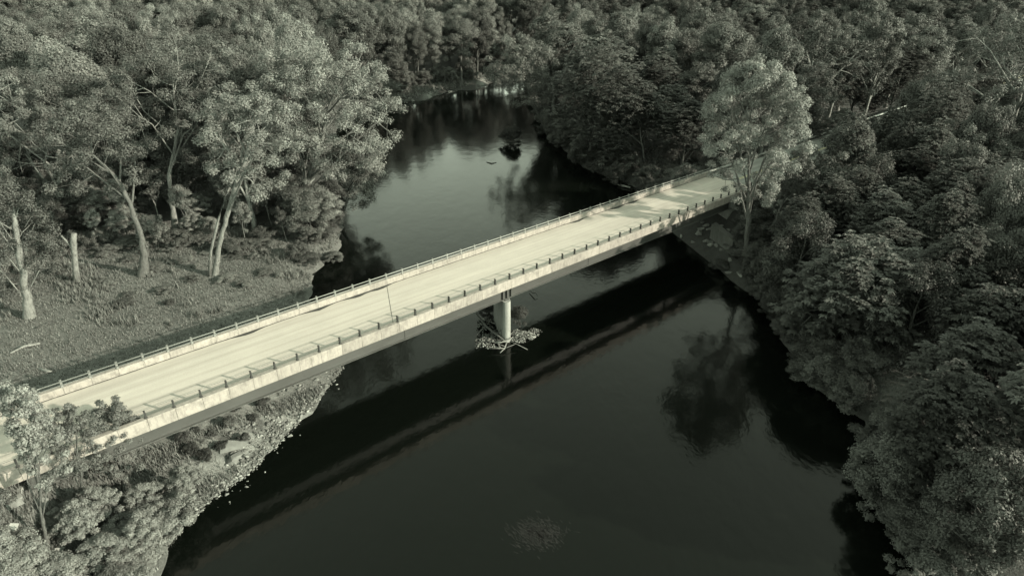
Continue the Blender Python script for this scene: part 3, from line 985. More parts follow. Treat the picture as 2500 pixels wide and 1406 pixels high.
hero('river_shrub', 'leafy branch bush reaching out low over the water at lower right', 'bush', (2165, 1205), (2110, 1066), 180, 46, 'leaf_mid', 'bark_mid',
     cb=0.0, limbs=10, subs=5, fill=45, clump=0.7, per=110, size=0.2, trunk_r=0.12, lean=(-1.2, 0))
# --- foreground, lower left
hero('sapling_tree', 'tall slender sapling rising over the bridge at the lower left', 'tree', (112, 1330), (60, 914), 118, 51, 'leaf_bright', 'bark_mid',
     cb=0.22, limbs=18, subs=4, fill=26, clump=0.40, per=80, size=0.18, gaps=10, trunk_r=0.12, lobe=0.4, top_bias=-0.7)
hero('sapling_tree', 'sapling with dense pointed crown in front of the bridge parapet', 'tree', (300, 1195), (272, 957), 150, 52, 'leaf_pale', 'bark_mid',
     cb=0.05, limbs=18, subs=4, fill=40, clump=0.38, per=95, size=0.17, gaps=8, trunk_r=0.11, top_bias=-0.9, lobe=0.35)
hero('sapling_tree', 'thin sapling between the two foreground saplings', 'tree', (205, 1260), (165, 975), 110, 53, 'leaf_pale', 'bark_mid',
     cb=0.25, limbs=14, subs=3, fill=16, clump=0.36, per=80, size=0.17, gaps=8, trunk_r=0.08, top_bias=-0.7, lobe=0.3)

# --- shared shapes for the woods
VAR = {}
def variant(key, seed, H, R, cb, leaf, bark, **kw):
    wood, V, F, tone = grow(seed, H, R, cb, **kw)
    w = wood.mesh('trunk', True); w.materials.append(M[bark])
    c = mesh_np('crown', V, F, tone); c.materials.append(M[leaf])
    VAR[key] = (w, c, H, R, cb)
k = 0
for i in range(5):
    variant('broad%d' % i, 100 + i, 25, 5.6 + 0.5 * i, 0.30, ['leaf_pale', 'leaf_mid'][i % 2], 'bark_mid', limbs=12, subs=5, fill=46, clump=1.7, per=230, size=0.38, trunk_r=0.35, gaps=4, top_bias=0.1)
for i in range(3):
    variant('tall%d' % i, 120 + i, 27, 4.6, 0.28, ['leaf_mid', 'leaf_dark'][i % 2], 'bark_pale', limbs=14, subs=4, fill=45, clump=1.35, per=150, size=0.40, trunk_r=0.36, gaps=7, top_bias=-0.2, limb_r=0.55)
for i in range(3):
    variant('locust%d' % i, 140 + i, 19, 5.2, 0.15, 'leaf_frond', 'bark_mid', style='frond', limbs=12, subs=4, fill=60, clump=1.6, per=100, size=1.0, trunk_r=0.26, gaps=3)
for i in range(2):
    variant('round%d' % i, 160 + i, 16, 4.8, 0.08, ['leaf_mid', 'leaf_dark'][i], 'bark_dark', limbs=12, subs=4, fill=60, clump=1.4, per=170, size=0.34, trunk_r=0.25, gaps=2)
for i in range(5):
    variant('bush%d' % i, 180 + i, 3.2, 1.9, 0.0, ['leaf_mid', 'leaf_pale', 'leaf_dark', 'leaf_bright', 'leaf_bright'][i], 'bark_mid', limbs=9, subs=4, fill=16, clump=0.5, per=150, size=0.17, trunk_r=0.05, gaps=5)
for i in range(2):
    variant('sapling%d' % i, 190 + i, 6.5, 1.8, 0.2, ['leaf_bright', 'leaf_pale'][i], 'bark_mid', limbs=11, subs=4, fill=26, clump=0.42, per=130, size=0.17, trunk_r=0.07, gaps=5)

for i in range(2):
    variant('slim%d' % i, 170 + i, 13, 2.4, 0.45, ['leaf_mid', 'leaf_pale'][i], 'bark_pale', limbs=9, subs=3, fill=16, clump=0.8, per=110, size=0.26, trunk_r=0.10, gaps=5, lean=(1.2, 0))

def plant(key, name, x, y, h, r, rng, label, cat, group):
    w, c, H, R, cb = VAR[key]
    root = empty(name, (x, y, gz(x, y) - 0.05), rng.uniform(0, 6.28))
    root.scale = (r / R, r / R * rng.uniform(0.9, 1.1), h / H)
    link('trunk', w, None, root)
    link('crown', c, None, root)
    tag(root, label, cat, group)
    return root

# places that the sun reaches in the photograph: no tree may stand in their light
LIT = [BW(s, n, 7.8) for s in np.arange(-24, 37, 4.0) for n in (0, 4.5, 9)] + [BW(20.7, 0.0, z) for z in (1.0, 3.0)] + \
      [BW(22.5, -1.0, 0.4)] + [np.array([x, y, 3.0]) for x in (-60, -50, -40, -30) for y in (60, 70, 80, 90)] + [np.array([-30, 40, 3.0]), np.array([-24, 46, 1.0])]
LIT += [np.array([33.5, 84, z]) for z in (11.0, 14.0)] + [np.array([38, 90, 12.0])]
LIT = np.array(LIT)
def light_limit(x, y, r):
    qx, qy = x - LIT[:, 0], y - LIT[:, 1]
    ca, sa = math.cos(SUN_AZ), math.sin(SUN_AZ)
    al = qx * ca + qy * sa
    pe = np.abs(-qx * sa + qy * ca)
    ok = (al > 0) & (pe < r + 0.5)
    if not ok.any(): return 99.0
    return float(np.min(LIT[ok, 2] + np.maximum(0, al[ok] - r * 0.6) * math.tan(SUN_EL)))

for (x, y, r, zt, zb) in placed:
    lim = light_limit(x, y, r)
    if lim < zt and x > 0: print('HERO IN THE LIGHT', round(x, 1), round(y, 1), 'top', round(zt, 1), 'limit', round(lim, 1))

rng = np.random.default_rng(77)
cand = []
def try_tree(x, y, key, h, r, zone, gap=0.66):
    if sd1(x, y) < 1.6: return
    s, n = sn(x, y)
    if -60 < s < 250 and -3.2 - r * 0.25 < n < 12.4 + r * 0.25: return
    for (px, py, pr, *_) in placed:
        if (px - x) ** 2 + (py - y) ** 2 < ((pr + r) * gap) ** 2: return
    if x > 0:
        lim = light_limit(x, y, r)
        top = gz(x, y) + h
        if top > lim:
            h = lim - gz(x, y)
            if h < 5: return
            r = min(r, h * 0.42)
    z0 = gz(x, y)
    if zone == 'right':
        dp = depth((x, y, z0 + h * 0.5)); rx = r * FPX / dp * 0.8
        cx_, p1 = proj((x, y, z0 + h * 1.08)); _, p2 = proj((x, y, z0))
        if any(abs(vx - cx_) < rx and p1 < vy < p2 for vx, vy in ((1945, 420), (1980, 406), (2160, 300))): return
    placed.append((x, y, r, z0 + h, z0 + 0.25 * h))
    cand.append((x, y, key, h, r, zone))

def inview(x, y, z, mx=140):
    if y < 5: return False
    px, py = proj((x, y, z))
    return -mx < px < IW + mx and py < IH + 200

# left woods
for _ in range(9000):
    y = 92 + 300 * rng.random() ** 1.3; x = rng.uniform(-300, 20)
    # woods edge: stands back from the meadow
    edge = 94 + 0.10 * (-x - 30)
    if y < edge and not (x < -62 and y > 84): continue
    if not inview(x, y, 20): continue
    if -50 < x and 150 < y < 200: continue
    far = y > 196 and x > -55
    key = rng.choice(['broad0', 'broad1', 'broad2', 'broad3', 'broad4', 'tall0', 'round0'], p=[.2, .2, .16, .14, .12, .12, .06])
    h = rng.uniform(18, 29) if not key.startswith('round') else rng.uniform(12, 17)
    if y < 106: h *= 0.9
    try_tree(x, y, key, h, rng.uniform(4.4, 6.8), 'far' if far else 'left')
# woods beyond the river and behind the approach road
for _ in range(9000):
    y = 108 + 290 * rng.random() ** 1.3; x = rng.uniform(6, 300)
    s, n = sn(x, y)
    if n < 12: continue
    if not inview(x, y, 20): continue
    if s < 84 and n < 26: continue          # open grassy bank behind the bridge end
    key = rng.choice(['locust0', 'locust1', 'locust2', 'tall0', 'tall1', 'tall2', 'broad1', 'broad3', 'round0', 'round1'], p=[.14, .14, .13, .07, .18, .07, .05, .05, .04, .13])
    h = rng.uniform(19, 28) if key[0] in 'tb' else rng.uniform(14, 22)
    try_tree(x, y, key, h, rng.uniform(4.2, 6.2), 'behind')
# woods on the near side of the approach road
for _ in range(5000):
    y = rng.uniform(34, 150); x = rng.uniform(34, 160)
    s, n = sn(x, y)
    if n > -6: continue
    if not inview(x, y, 12, 420): continue
    if ((x - 42.5) ** 2 / 49 + (y - 54) ** 2 / 16 < 1) or (32 < x < 48 and 45.5 < y < 54 and rng.random() < 0.85): continue      # the lawn
    key = rng.choice(['locust0', 'locust1', 'locust2', 'round0', 'round1', 'tall1', 'broad1'], p=[.2, .2, .2, .12, .12, .1, .06])
    far_ = math.hypot(x - 35, y - 60)
    h = rng.uniform(9, 14) + min(6, far_ * 0.1) if key[0] in 'lr' else rng.uniform(13, 19)
    try_tree(x, y, key, h + 1.0, rng.uniform(2.7, 4.2), 'right', 0.68)

# keep what can be seen, and unseen trees added off the right edge for shade: paint crowns near to far on a coarse grid
gw, gh = 250, 141
mask = np.zeros((gh, gw), bool)
yy, xx = np.mgrid[0:gh, 0:gw]
keep = []
allc = [(depth((x, y, 12)), x, y, r, zt, zb, None) for (x, y, r, zt, zb) in placed[:len(placed) - len(cand)]]
for c in cand:
    z0 = gz(c[0], c[1])
    allc.append((depth((c[0], c[1], 12)), c[0], c[1], c[4], z0 + c[3], z0 + 0.15 * c[3], c))
allc.sort(key=lambda t: t[0])
for (dp, x, y, r, zt, zb, c) in allc:
    if y < 5: continue
    px, p1 = proj((x, y, zt)); _, p2 = proj((x, y, zb))
    rx = max(1.0, r * FPX / dp / 10); cy_ = (p1 + p2) / 20; ry = max(1.0, (p2 - p1) / 20)
    e = ((xx - px / 10) / rx) ** 2 + ((yy - cy_) / ry) ** 2
    vis = int(((e < 1) & ~mask).sum())
    mask |= e < (0.6 if y < 235 else 0.35)
    if c is not None and (vis >= (9 if y < 235 else 5) or (px > IW and x < 110)): keep.append(c)
print('trees in the woods:', len(keep), 'of', len(cand))
ZL = {'left': 'woods on the left bank', 'far': 'woods on the far bank', 'behind': 'woods behind the bridge', 'right': 'woods on the near right bank'}
NM = {'broad': 'broad_tree', 'tall': 'sycamore_tree', 'locust': 'locust_tree', 'round': 'round_tree'}
KD = {'broad': 'broad tree', 'tall': 'pale-trunked sycamore', 'locust': 'feathery locust', 'round': 'low round tree'}
def where(x, y, zt, zone):
    px, py = proj((x, y, zt))
    row = {'left': (112, 150, 200), 'far': (230, 262, 300), 'behind': (150, 190, 240), 'right': (58, 80, 105)}[zone]
    row = ('front row', 'second row', 'middle', 'far back')[sum(y > t for t in row)]
    c = [('at the frame edge', 120), ('above the crooked trunk', 300), ('above the leaning meadow tree', 460), ('above the twin-trunked tree', 640), ('behind the massive broad tree', 860), ('upstream of the massive tree', 1060),
         ('above the far gravel bank', 1230), ('above the leaning river tree', 1380), ('above the dark locust', 1560), ('above the slim locusts', 1720), ('behind the bright sycamore', 1960), ('above the approach road', 2200), ('toward the broken-topped sycamore', 2400), ('at the frame edge', 9999)]
    col = next(t for t, lim in c if px < lim)
    if zone == 'right':
        col = next(t for t, lim in (('by the overhanging locust', 2060), ('inland of the overhanging locust', 2220), ('around the bright-topped locust', 2390), ('at the frame edge', 9999)) if px < lim)
    wood_ = {'left': 'left woods', 'far': 'far bank woods', 'behind': 'woods behind the bridge', 'right': 'near right woods'}[zone]
    return '%s of %s, %s' % (row, wood_, col)
for (x, y, key, h, r, zone) in keep:
    kd = key[:-1]
    plant(key, NM[kd], x, y, h, r, rng, KD[kd] + ' in ' + where(x, y, gz(x, y) + h, zone), 'tree', ZL[zone])

# ------------------------------------------------------------------ bushes and undergrowth
rng = np.random.default_rng(9)
def bush_at(px, py, h, r, key, label, group, name='bush', cat='bush'):
    p = land(px, py)
    return plant(key, name, p[0], p[1], h, r, rng, label, cat, group)
# lower-left thicket
n_b = []
for _ in range(900):
    s, n = rng.uniform(-36, -7), rng.uniform(-15, -1.6)
    q = BW(s, n, 0)
    x, y = q[0], q[1]
    if sd1(x, y) < 0.7 or y < 22: continue
    if s < -22.5 and n > -7.5 and rng.random() < 0.72: continue
    if s > -15 and n > -5.0 + (s + 15) * 0.3: continue
    if any((a_ - x) ** 2 + (c_ - y) ** 2 < 1.45 ** 2 for a_, c_ in n_b): continue
    n_b.append((x, y))
    big = rng.random() < 0.45 and s < -13
    key = rng.choice(['sapling0', 'sapling1', 'sapling0']) if big else rng.choice(['bush3', 'bush1', 'bush4'])
    plant(key, 'bush', x, y, rng.uniform(3.4, 5.6) if big else rng.uniform(1.4, 2.8), rng.uniform(1.2, 1.9), rng,
          'leafy %s in the pale lower left thicket, %s' % ('sapling' if big else 'bush', ('among the riprap boulders' if s < -24 else 'at the water edge' if sd1(x, y) < 2.2 else 'close under the girder' if n > -4.5 else 'in its middle') + (', nearer the camera' if y < 33 else '')), 'bush', 'thicket at lower left')
    if len(n_b) > 75: break
for _ in range(600):
    s, n = rng.uniform(-22, -1), rng.uniform(-10, 1.5)
    q = BW(s, n, 0)
    x, y = q[0], q[1]
    sd = sd1(x, y)
    if sd < 0.5 or sd > 4.2 or s > -2 - sd * 1.5 or (s > -15 and n > -3.5): continue
    if any((a_ - x) ** 2 + (c_ - y) ** 2 < 0.95 ** 2 for a_, c_ in n_b): continue
    n_b.append((x, y))
    hh = rng.uniform(0.5, 1.5)
    plant(rng.choice(['bush3', 'bush1', 'bush4', 'bush0']), 'bush', x, y, hh, rng.uniform(0.6, 1.2), rng, 'low bush among the stones of the lower left shoreline', 'bush', 'low bushes on the left shore')
    if len(n_b) > 118: break
for x, y in ((-26.9, 31.5), (-27.2, 29.0), (-27.6, 33.8), (-28.3, 26.5), (-27.4, 36.0)):
    plant('bush4', 'bush', x, y, rng.uniform(1.6, 2.6), rng.uniform(1.3, 1.8), rng, 'pale bush overhanging the water at the lower left corner', 'bush', 'thicket at lower left')
# scattered low plants on the sandy shore
for px, py, h, r in [(560, 1040, 1.0, 0.8), (600, 1075, 0.8, 0.7), (520, 1060, 0.5, 0.5), (640, 990, 0.9, 0.9), (480, 1050, 0.4, 0.5), (545, 1095, 0.7, 0.8), (505, 1115, 0.9, 0.9), (620, 1020, 0.5, 0.6), (470, 1100, 0.8, 0.9), (575, 1000, 0.4, 0.5), (440, 1075, 0.7, 0.8)]:
    bush_at(px, py, h, r, 'bush2', 'low dark weed clump on the sandy shore below the girder', 'weeds on the sandy shore', 'weed_clump', 'weed')
# woods edge of the meadow, undergrowth
k = 0
for _ in range(260):
    x = rng.uniform(-92, -28); y = rng.uniform(80, 104)
    if y < 86 + 0.05 * (-x - 30) - 8 * (x < -58) or sd1(x, y) < 0.8: continue
    if rng.random() < 0.25: continue
    key = rng.choice(['bush0', 'bush1', 'sapling0', 'round0', 'round1']) if y > 90 else rng.choice(['bush0', 'bush1'])
    hh = rng.uniform(4.5, 9.0) if key[0] in 'rs' else rng.uniform(1.2, 3.2)
    plant(key, 'undergrowth_shrub', x, y, hh, hh * 0.38 if hh > 4.4 else rng.uniform(1.2, 2.2), rng, 'leafy undergrowth %s under the trees at the meadow edge, %s' % ('bush' if hh < 4.4 else 'thicket', 'by the river corner' if x > -38 else 'by the twin-trunked tree' if x > -47 else 'by the leaning tree' if x > -56 else 'by the dead trunk' if x > -66 else 'by the frame edge'), 'bush', 'undergrowth at the meadow edge')
    k += 1
    if k > 85: break
for px, py, h, lab in [(470, 590, 9, 'thin young tree between the straight-trunked and twin-trunked trees'), (600, 600, 7, 'thin young tree just right of the twin-trunked tree'), (665, 560, 10, 'slim young tree behind the broken snags'), (310, 575, 9, 'slim young tree behind the leaning meadow tree'), (140, 600, 9, 'slim young tree behind the dead trunk'), (250, 600, 6, 'small young tree in the shade left of the leaning tree'), (30, 640, 9, 'slim young tree at the frame edge behind the ivy-wrapped tree'), (560, 560, 11, 'slim tall young tree in the dark gap behind the twin-trunked tree'), (700, 590, 6, 'small young tree at the foot of the broken snags')]:
    p = land(px, py)
    plant(rng.choice(['slim0', 'slim1']), 'young_tree', p[0], p[1], h, h * 0.2, rng, lab, 'tree', None)
k = 0
for _ in range(300):
    x, y = rng.uniform(-92, -33), rng.uniform(95, 112)
    if sd1(x, y) < 2 or y < 94 + 0.08 * (-x - 30): continue
    h = rng.uniform(7, 12.5)
    plant(rng.choice(['round0', 'slim0', 'slim1', 'sapling0', 'round1']), 'understory_tree', x, y, h, h * rng.uniform(0.24, 0.32), rng, 'low %s shaded tree under the tall crowns, %s' % ('bushy' if h > 10 else 'small', 'near the river corner' if x > -42 else 'behind the twin-trunked tree' if x > -54 else 'behind the leaning tree' if x > -68 else 'near the frame edge'), 'tree', 'understory of the left woods')
    k += 1
    if k > 34: break
for _ in range(46):
    x, y = rng.uniform(-74, -30), rng.uniform(70, 90)
    s, n = sn(x, y)
    if n < 27 + 6 * rng.random() or sd1(x, y) < 0.6: continue
    plant(rng.choice(['bush0', 'bush1', 'bush3']), 'meadow_weed', x, y, rng.uniform(0.4, 1.1), rng.uniform(0.6, 1.3), rng, 'low weedy clump in the meadow, %s' % ('below the twin-trunked tree' if x > -46 else 'below the leaning tree' if x > -56 else 'around the dead trunk' if x > -66 else 'by the frame edge'), 'weed', 'weed clumps in the meadow')
for px, py, h, r, lab in [(385, 610, 4.6, 2.2, 'lit bush growing against the leaning tree at the meadow'), (60, 690, 4.0, 2.2, 'bush beside the foot of the ivy-wrapped tree'),
                          (20, 720, 3.0, 2.0, 'bush at the left-hand frame edge beside the ivy-wrapped tree'), (790, 590, 2.4, 2.2, 'grassy bush at the corner of the meadow above the water'),
                          (812, 640, 1.6, 1.6, 'low bush on the cut bank where the meadow meets the river'), (735, 580, 2.2, 2.0, 'low bush behind the broken snags at the meadow corner')]:
    bush_at(px, py, h, r, 'bush1', lab, None)
# right bank: grassy bank behind the bridge and the near shore
for px, py, h, r, key, lab in [(1580, 440, 3.0, 2.2, 'bush1', 'bush at the waterline behind the bridge railing'), (1545, 420, 3.4, 2.6, 'bush1', 'larger bush at the waterline behind the bridge railing'),
                               (1640, 425, 2.0, 1.8, 'bush0', 'low bush on the grassy bank behind the bridge'), (1690, 400, 2.2, 2.0, 'bush0', 'bush by the slim locust on the grassy bank'),
                               (1850, 600, 3.5, 2.4, 'bush2', 'bush below the bridge end beside the tall bright sycamore'), (1795, 612, 1.6, 1.6, 'bush2', 'low dark bush at the waterline below the low concrete wall'), (1830, 585, 2.2, 1.8, 'bush0', 'bush at the end of the low concrete wall'), (1775, 545, 1.6, 1.4, 'bush0', 'small bush on the riprap behind the low concrete wall'),
                               (1835, 650, 3.0, 2.4, 'bush0', 'waterside bush at the foot of the tall bright sycamore'), (1880, 690, 3.5, 2.8, 'bush2', 'dark waterside bush just downstream of the tall bright sycamore'),
                               (2060, 395, 6.0, 3.0, 'bush1', 'wide bush on the slope below the near guardrail'), (2110, 375, 7.0, 3.2, 'bush0', 'tall bush on the slope below the near guardrail'), (2030, 345, 5.0, 2.2, 'sapling1', 'pale sapling behind the far guardrail near the bridge end'),
                               (2050, 330, 5.0, 2.4, 'sapling0', 'pale bush beside the approach road'), (2115, 290, 4.0, 1.6, 'sapling1', 'small pale sapling behind the far guardrail')]:
    bush_at(px, py, h, r, key, lab, None)
k = 0
for _ in range(1500):
    x, y = rng.uniform(28, 56), rng.uniform(33, 108)
    sd = sd1(x, y)
    if sd < -0.5 or sd > 9: continue
    s, n = sn(x, y)
    if -2.2 < n < 11.5: continue
    if (x - 42.5) ** 2 / 52 + (y - 54) ** 2 / 16 < 1 or (48.5 < y < 55 and x > 33.0 and rng.random() < 0.8): continue
    if sd > 3.5 and rng.random() < 0.6: continue
    h = rng.uniform(1.8, 4.2)
    plant(rng.choice(['bush0', 'bush2', 'bush2']), 'waterside_bush', x, y, h, rng.uniform(1.8, 2.8), rng, '%s shaded bush %s on the near right bank, %s' % ('tall' if h > 3.2 else 'low' if h < 2.5 else 'middling', 'overhanging the water' if sd < 1.2 else 'at the waterline' if sd < 3 else 'set back', 'in the lower corner' if y < 38 else 'by the river shrub' if y < 45 else 'by the lawn' if y < 54 else 'under the overhanging locust' if y < 64 else 'beyond the overhanging locust' if y < 74 else 'downstream of the bridge end' if n < 0 else 'behind the bridge end'), 'bush', 'bushes along the near right bank')
    k += 1
    if k > 130: break
k = 0
for _ in range(1500):
    i = rng.integers(0, 1000) / 1000
    x, y = rng.uniform(5, 34), rng.uniform(104, 235)
    sd = sd1(x, y)
    if sd < -1.6 or sd > 6 or (sd > 2 and rng.random() < 0.5): continue
    s, n = sn(x, y)
    if n < 13: continue
    plant(rng.choice(['bush0', 'bush2']), 'bush', x, y, rng.uniform(2.2, 4.8), rng.uniform(1.9, 3.4), rng, 'dark bush at the water edge behind the bridge, %s' % ('near the railing' if y < 125 else 'under the dark locust' if y < 150 else 'by the leaning tree' if y < 180 else 'far upstream'), 'bush', 'bushes behind the bridge')
    k += 1
    if k > 75: break
k = 0
for _ in range(2500):
    x, y = rng.uniform(-46, 60), rng.uniform(198, 292)
    sd = sd1(x, y)
    if sd < 3.5 or sd > 10 or y < 200 + (x + 38) * 0.9: continue
    if y > 250: plant(rng.choice(['round0', 'round1']), 'round_tree', x, y, rng.uniform(8, 13), rng.uniform(3.0, 4.2), rng, 'low tree closing off the river bend far upstream', 'tree', 'trees at the river bend')
    else: plant(rng.choice(['bush0', 'bush1', 'round0']), 'bush', x, y, rng.uniform(3, 6), rng.uniform(1.8, 3.0), rng, 'bush on the far gravel bank upstream', 'bush', 'bushes on the far bank')
    k += 1
    if k > 60: break
# bush growing in the river
p = at(1253, 352, 0.0)
o = plant('bush2', 'river_bush', p[0], p[1], 4.2, 3.0, rng, 'dark lone bush standing in the river upstream of the bridge', 'bush', None)
o.location.z = -0.1

# ------------------------------------------------------------------ rocks
def rock_mesh(seed, name='rock'):
    rng = np.random.default_rng(seed)
    bm = bmesh.new()
    for v in unit(rng.normal(size=(13, 3))) * rng.uniform(0.75, 1.1, (13, 1)):
        bm.verts.new((v[0] * 0.6, v[1] * 0.5, v[2] * 0.36))
    bmesh.ops.convex_hull(bm, input=bm.verts)
    bmesh.ops.delete(bm, geom=[v for v in bm.verts if not v.link_faces], context='VERTS')
    me = bpy.data.meshes.new(name)
    bm.to_mesh(me); bm.free()
    return me
RK = [rock_mesh(i) for i in range(7)]
RKA = []
for me in RK:
    me.materials.append(M['rock'])
    v = np.zeros(len(me.vertices) * 3); me.vertices.foreach_get('co', v)
    RKA.append((v.reshape(-1, 3), np.array([list(p.vertices) for p in me.polygons])))
RR = [rock_mesh(20 + i) for i in range(6)]
for me in RR: me.materials.append(M['riprap'])

def gravel(name, pts, sizes, rng, label):
    Vs, Fs, T, off = [], [], [], 0
    for p, s in zip(pts, sizes):
        v, f = RKA[rng.integers(len(RKA))]
        a_ = rng.uniform(0, 6.28)
        Rm = np.array([[math.cos(a_), -math.sin(a_), 0], [math.sin(a_), math.cos(a_), 0], [0, 0, 1]])
        Vs.append((v * s * rng.uniform(0.8, 1.2, 3)) @ Rm.T + p)
        Fs.append(f + off); off += len(v)
        T.append(np.full(len(f), rng.random()))
    o = link(name, mesh_np(name, np.concatenate(Vs), np.concatenate(Fs), np.concatenate(T)), M['gravel'])
    return tag(o, label, 'gravel', kind='stuff')

rng = np.random.default_rng(31)
pts, szs = [], []
for _ in range(26000):
    px, py = rng.uniform(420, 850), rng.uniform(880, 1260)
    q = at(px, py, 0.3)
    sd = sd1(q[0], q[1])
    lim = 4.2 + 2.2 * wob(q[0] * 1.3, q[1] * 1.3) if py < 1080 else 2.6 + 1.5 * wob(q[0] * 1.3, q[1] * 1.3)
    if sd < -1.5 or sd > lim or rng.random() > (0.75 if 0 < sd < 1.2 else 0.35) * (0.55 + 0.45 * wob(q[0] * 3, q[1] * 3)): continue
    if sd < -0.15 and rng.random() > 0.08: continue
    z = gz(q[0], q[1])
    s = 0.10 + 0.30 * rng.random() ** 2.2
    if sd < 0: z = max(z, -0.02)
    pts.append(np.array([q[0], q[1], z + s * 0.1])); szs.append(s)
    if len(pts) > 3000: break
gravel('gravel', pts, szs, rng, 'pale loose gravel along the near left shoreline')
pts, szs = [], []
for _ in range(9000):
    x, y = rng.uniform(-42, -2), rng.uniform(198, 262)
    sd = sd1(x, y)
    if sd < -0.5 or sd > 2.8: continue
    pts.append(np.array([x, y, gz(x, y) + 0.03])); szs.append(rng.uniform(0.25, 0.6))
    if len(pts) > 1500: break
gravel('gravel', pts, szs, rng, 'thin gravel strip along the far river bank upstream')
# rubble heap at the pier
pts, szs = [], []
pn = BW(20.7 + SKEW * 0.5, 0.5, 0)
for c, rad, nn, up in ((pn + np.array([1.9, 1.0, 0]), (1.5, 1.3), 520, 0.4), (pn + np.array([-2.2, -0.2, 0]), (1.4, 1.7), 330, 0.3), (pn + np.array([-2.0, 4.0, 0]), (1.6, 2.8), 260, 0.4), (pn + np.array([3.4, 2.2, 0]), (0.9, 0.6), 90, 0.15)):
    for _ in range(nn):
        t_ = rng.uniform(0, 6.28)
        r_ = math.sqrt(rng.random()) * (1 + 0.22 * math.sin(3 * t_ + c[0]) + 0.15 * math.sin(7 * t_))
        sz = 0.08 + 0.30 * rng.random() ** 2.5
        pts.append(c + np.array([rad[0] * r_ * math.cos(t_), rad[1] * r_ * math.sin(t_), up * max(0, 1 - r_ ** 2) * rng.uniform(0.5, 1) + 0.02])); szs.append(sz)
gravel('rubble', pts, szs, rng, 'heap of pale rubble piled round the foot of the bridge pier')
# larger single stones on the left shore
for i in range(36):
    px, py = rng.uniform(560, 835), rng.uniform(905, 1180)
    q = at(px, py, 0.2)
    sd = sd1(q[0], q[1])
    if not -0.35 < sd < 2.4: continue
    o = link('stone', RK[i % 7], None, None, (q[0], q[1], max(0.03, gz(q[0], q[1]) + 0.05)))
    s = rng.uniform(0.3, 0.7); o.scale = (s, s, s); o.rotation_euler = (rng.uniform(-.3, .3), rng.uniform(-.3, .3), rng.uniform(0, 6.28))
    tag(o, 'pale stone lying along the near left gravel shoreline', 'stone', 'stones on the left shore')
# flat pale slabs in the weeds of the left shore
for px, py, sx, lab in [(565, 1090, 2.3, 'squarish pale slab in the weeds of the left shore'), (572, 1120, 1.5, 'flat oval stone just below the squarish slab'), (205, 1255, 3.6, 'large pale flat slab showing through the lower left thicket')]:
    q = land(px, py)
    o = link('stone_slab', RK[3], None, None, (q[0], q[1], q[2] + 0.15)); o.scale = (sx, sx, sx * 0.5); o.rotation_euler = (0, 0, rng.uniform(0, 3)); tag(o, lab, 'stone')
def riprap(n, fn, label, group, smin, smax):
    k = 0
    for _ in range(n * 30):
        q = fn()
        if q is None: continue
        o = link('boulder', RR[k % 6], None, None, (q[0], q[1], gz(q[0], q[1]) + 0.12))
        s = rng.uniform(smin, smax); o.scale = (s, s * rng.uniform(0.8, 1.1), s)
        o.rotation_euler = (rng.uniform(-.6, .6), rng.uniform(-.6, .6), rng.uniform(0, 6.28))
        tag(o, label, 'boulder', group)
        k += 1
        if k >= n: break
def f1():
    s, n = rng.uniform(-38, -18), rng.uniform(-8, 0.5)
    q = BW(s, n, 0)
    return q if gz(q[0], q[1]) > 1.6 else None
riprap(120, f1, 'angular riprap boulder on the bank slope at the lower left', 'riprap at lower left', 0.7, 1.45)
def f2():
    s, n = rng.uniform(56, 78), rng.uniform(-11, 8)
    q = BW(s, n, 0)
    z = gz(q[0], q[1])
    if s > 69 and n > -1.2: return None
    return q if 0.2 < z < 7.1 else None
riprap(150, f2, 'angular riprap boulder below the far bridge abutment', 'riprap at the far abutment', 0.6, 1.3)

# ------------------------------------------------------------------ logs, snags, sticks
def log_px(name, pts, z, label, mat='driftwood', cat='log', extra=()):
    b0 = at(pts[0][0], pts[0][1], z)
    q = MB()
    P = [at(px, py, z + dz) - b0 for (px, py, r, dz) in pts]
    q.tube(P, [p[2] for p in pts], 7)
    for (i, vx, vy, vz, r) in extra:
        q.tube([P[i], P[i] + np.array([vx, vy, vz]) * 0.5, P[i] + np.array([vx, vy, vz * 1.1])], [r, r * 0.7, r * 0.3], 5)
    return tag(q.build(name, M[mat], None, True, tuple(b0)), label, cat)
log_px('fallen_log', [(25, 862, 0.09, 0.15), (60, 845, 0.15, 0.2), (98, 838, 0.10, 0.25)], 2.1, 'pale fallen log lying in the meadow near the frame edge', extra=[(1, 0.6, 0.5, 0.2, 0.05)])
log_px('fallen_log', [(88, 800, 0.07, 0.1), (112, 792, 0.08, 0.2), (128, 785, 0.05, 0.2)], 2.1, 'dark thin fallen branch in the meadow above the pale log', 'bark_dark')
log_px('fallen_log', [(95, 900, 0.14, 0.12), (112, 905, 0.20, 0.15), (126, 908, 0.10, 0.12)], 2.0, 'short pale chunk of wood in the meadow by the bridge shadow')
log_px('fallen_log', [(1508, 451, 0.10, 0.1), (1522, 454, 0.22, 0.15), (1538, 458, 0.16, 0.15)], 0.15, 'pale log at the waterline behind the bridge railing')
log_px('driftwood_log', [(1163, 765, 0.10, 1.4), (1185, 795, 0.15, 1.0), (1210, 815, 0.14, 0.6), (1232, 832, 0.08, 0.35)], 0.2, 'long grey driftwood log leaning on the rubble by the pier', 'bark_mid', extra=[(1, -1.2, -0.8, -1.0, 0.1), (2, 0.9, 0.3, 0.5, 0.07)])
log_px('driftwood_branch', [(1205, 834, 0.05, 0.2), (1222, 836, 0.09, 0.3), (1240, 831, 0.08, 0.35), (1253, 822, 0.04, 0.35)], 0.25, 'curved pale driftwood branch round the nose of the pier')
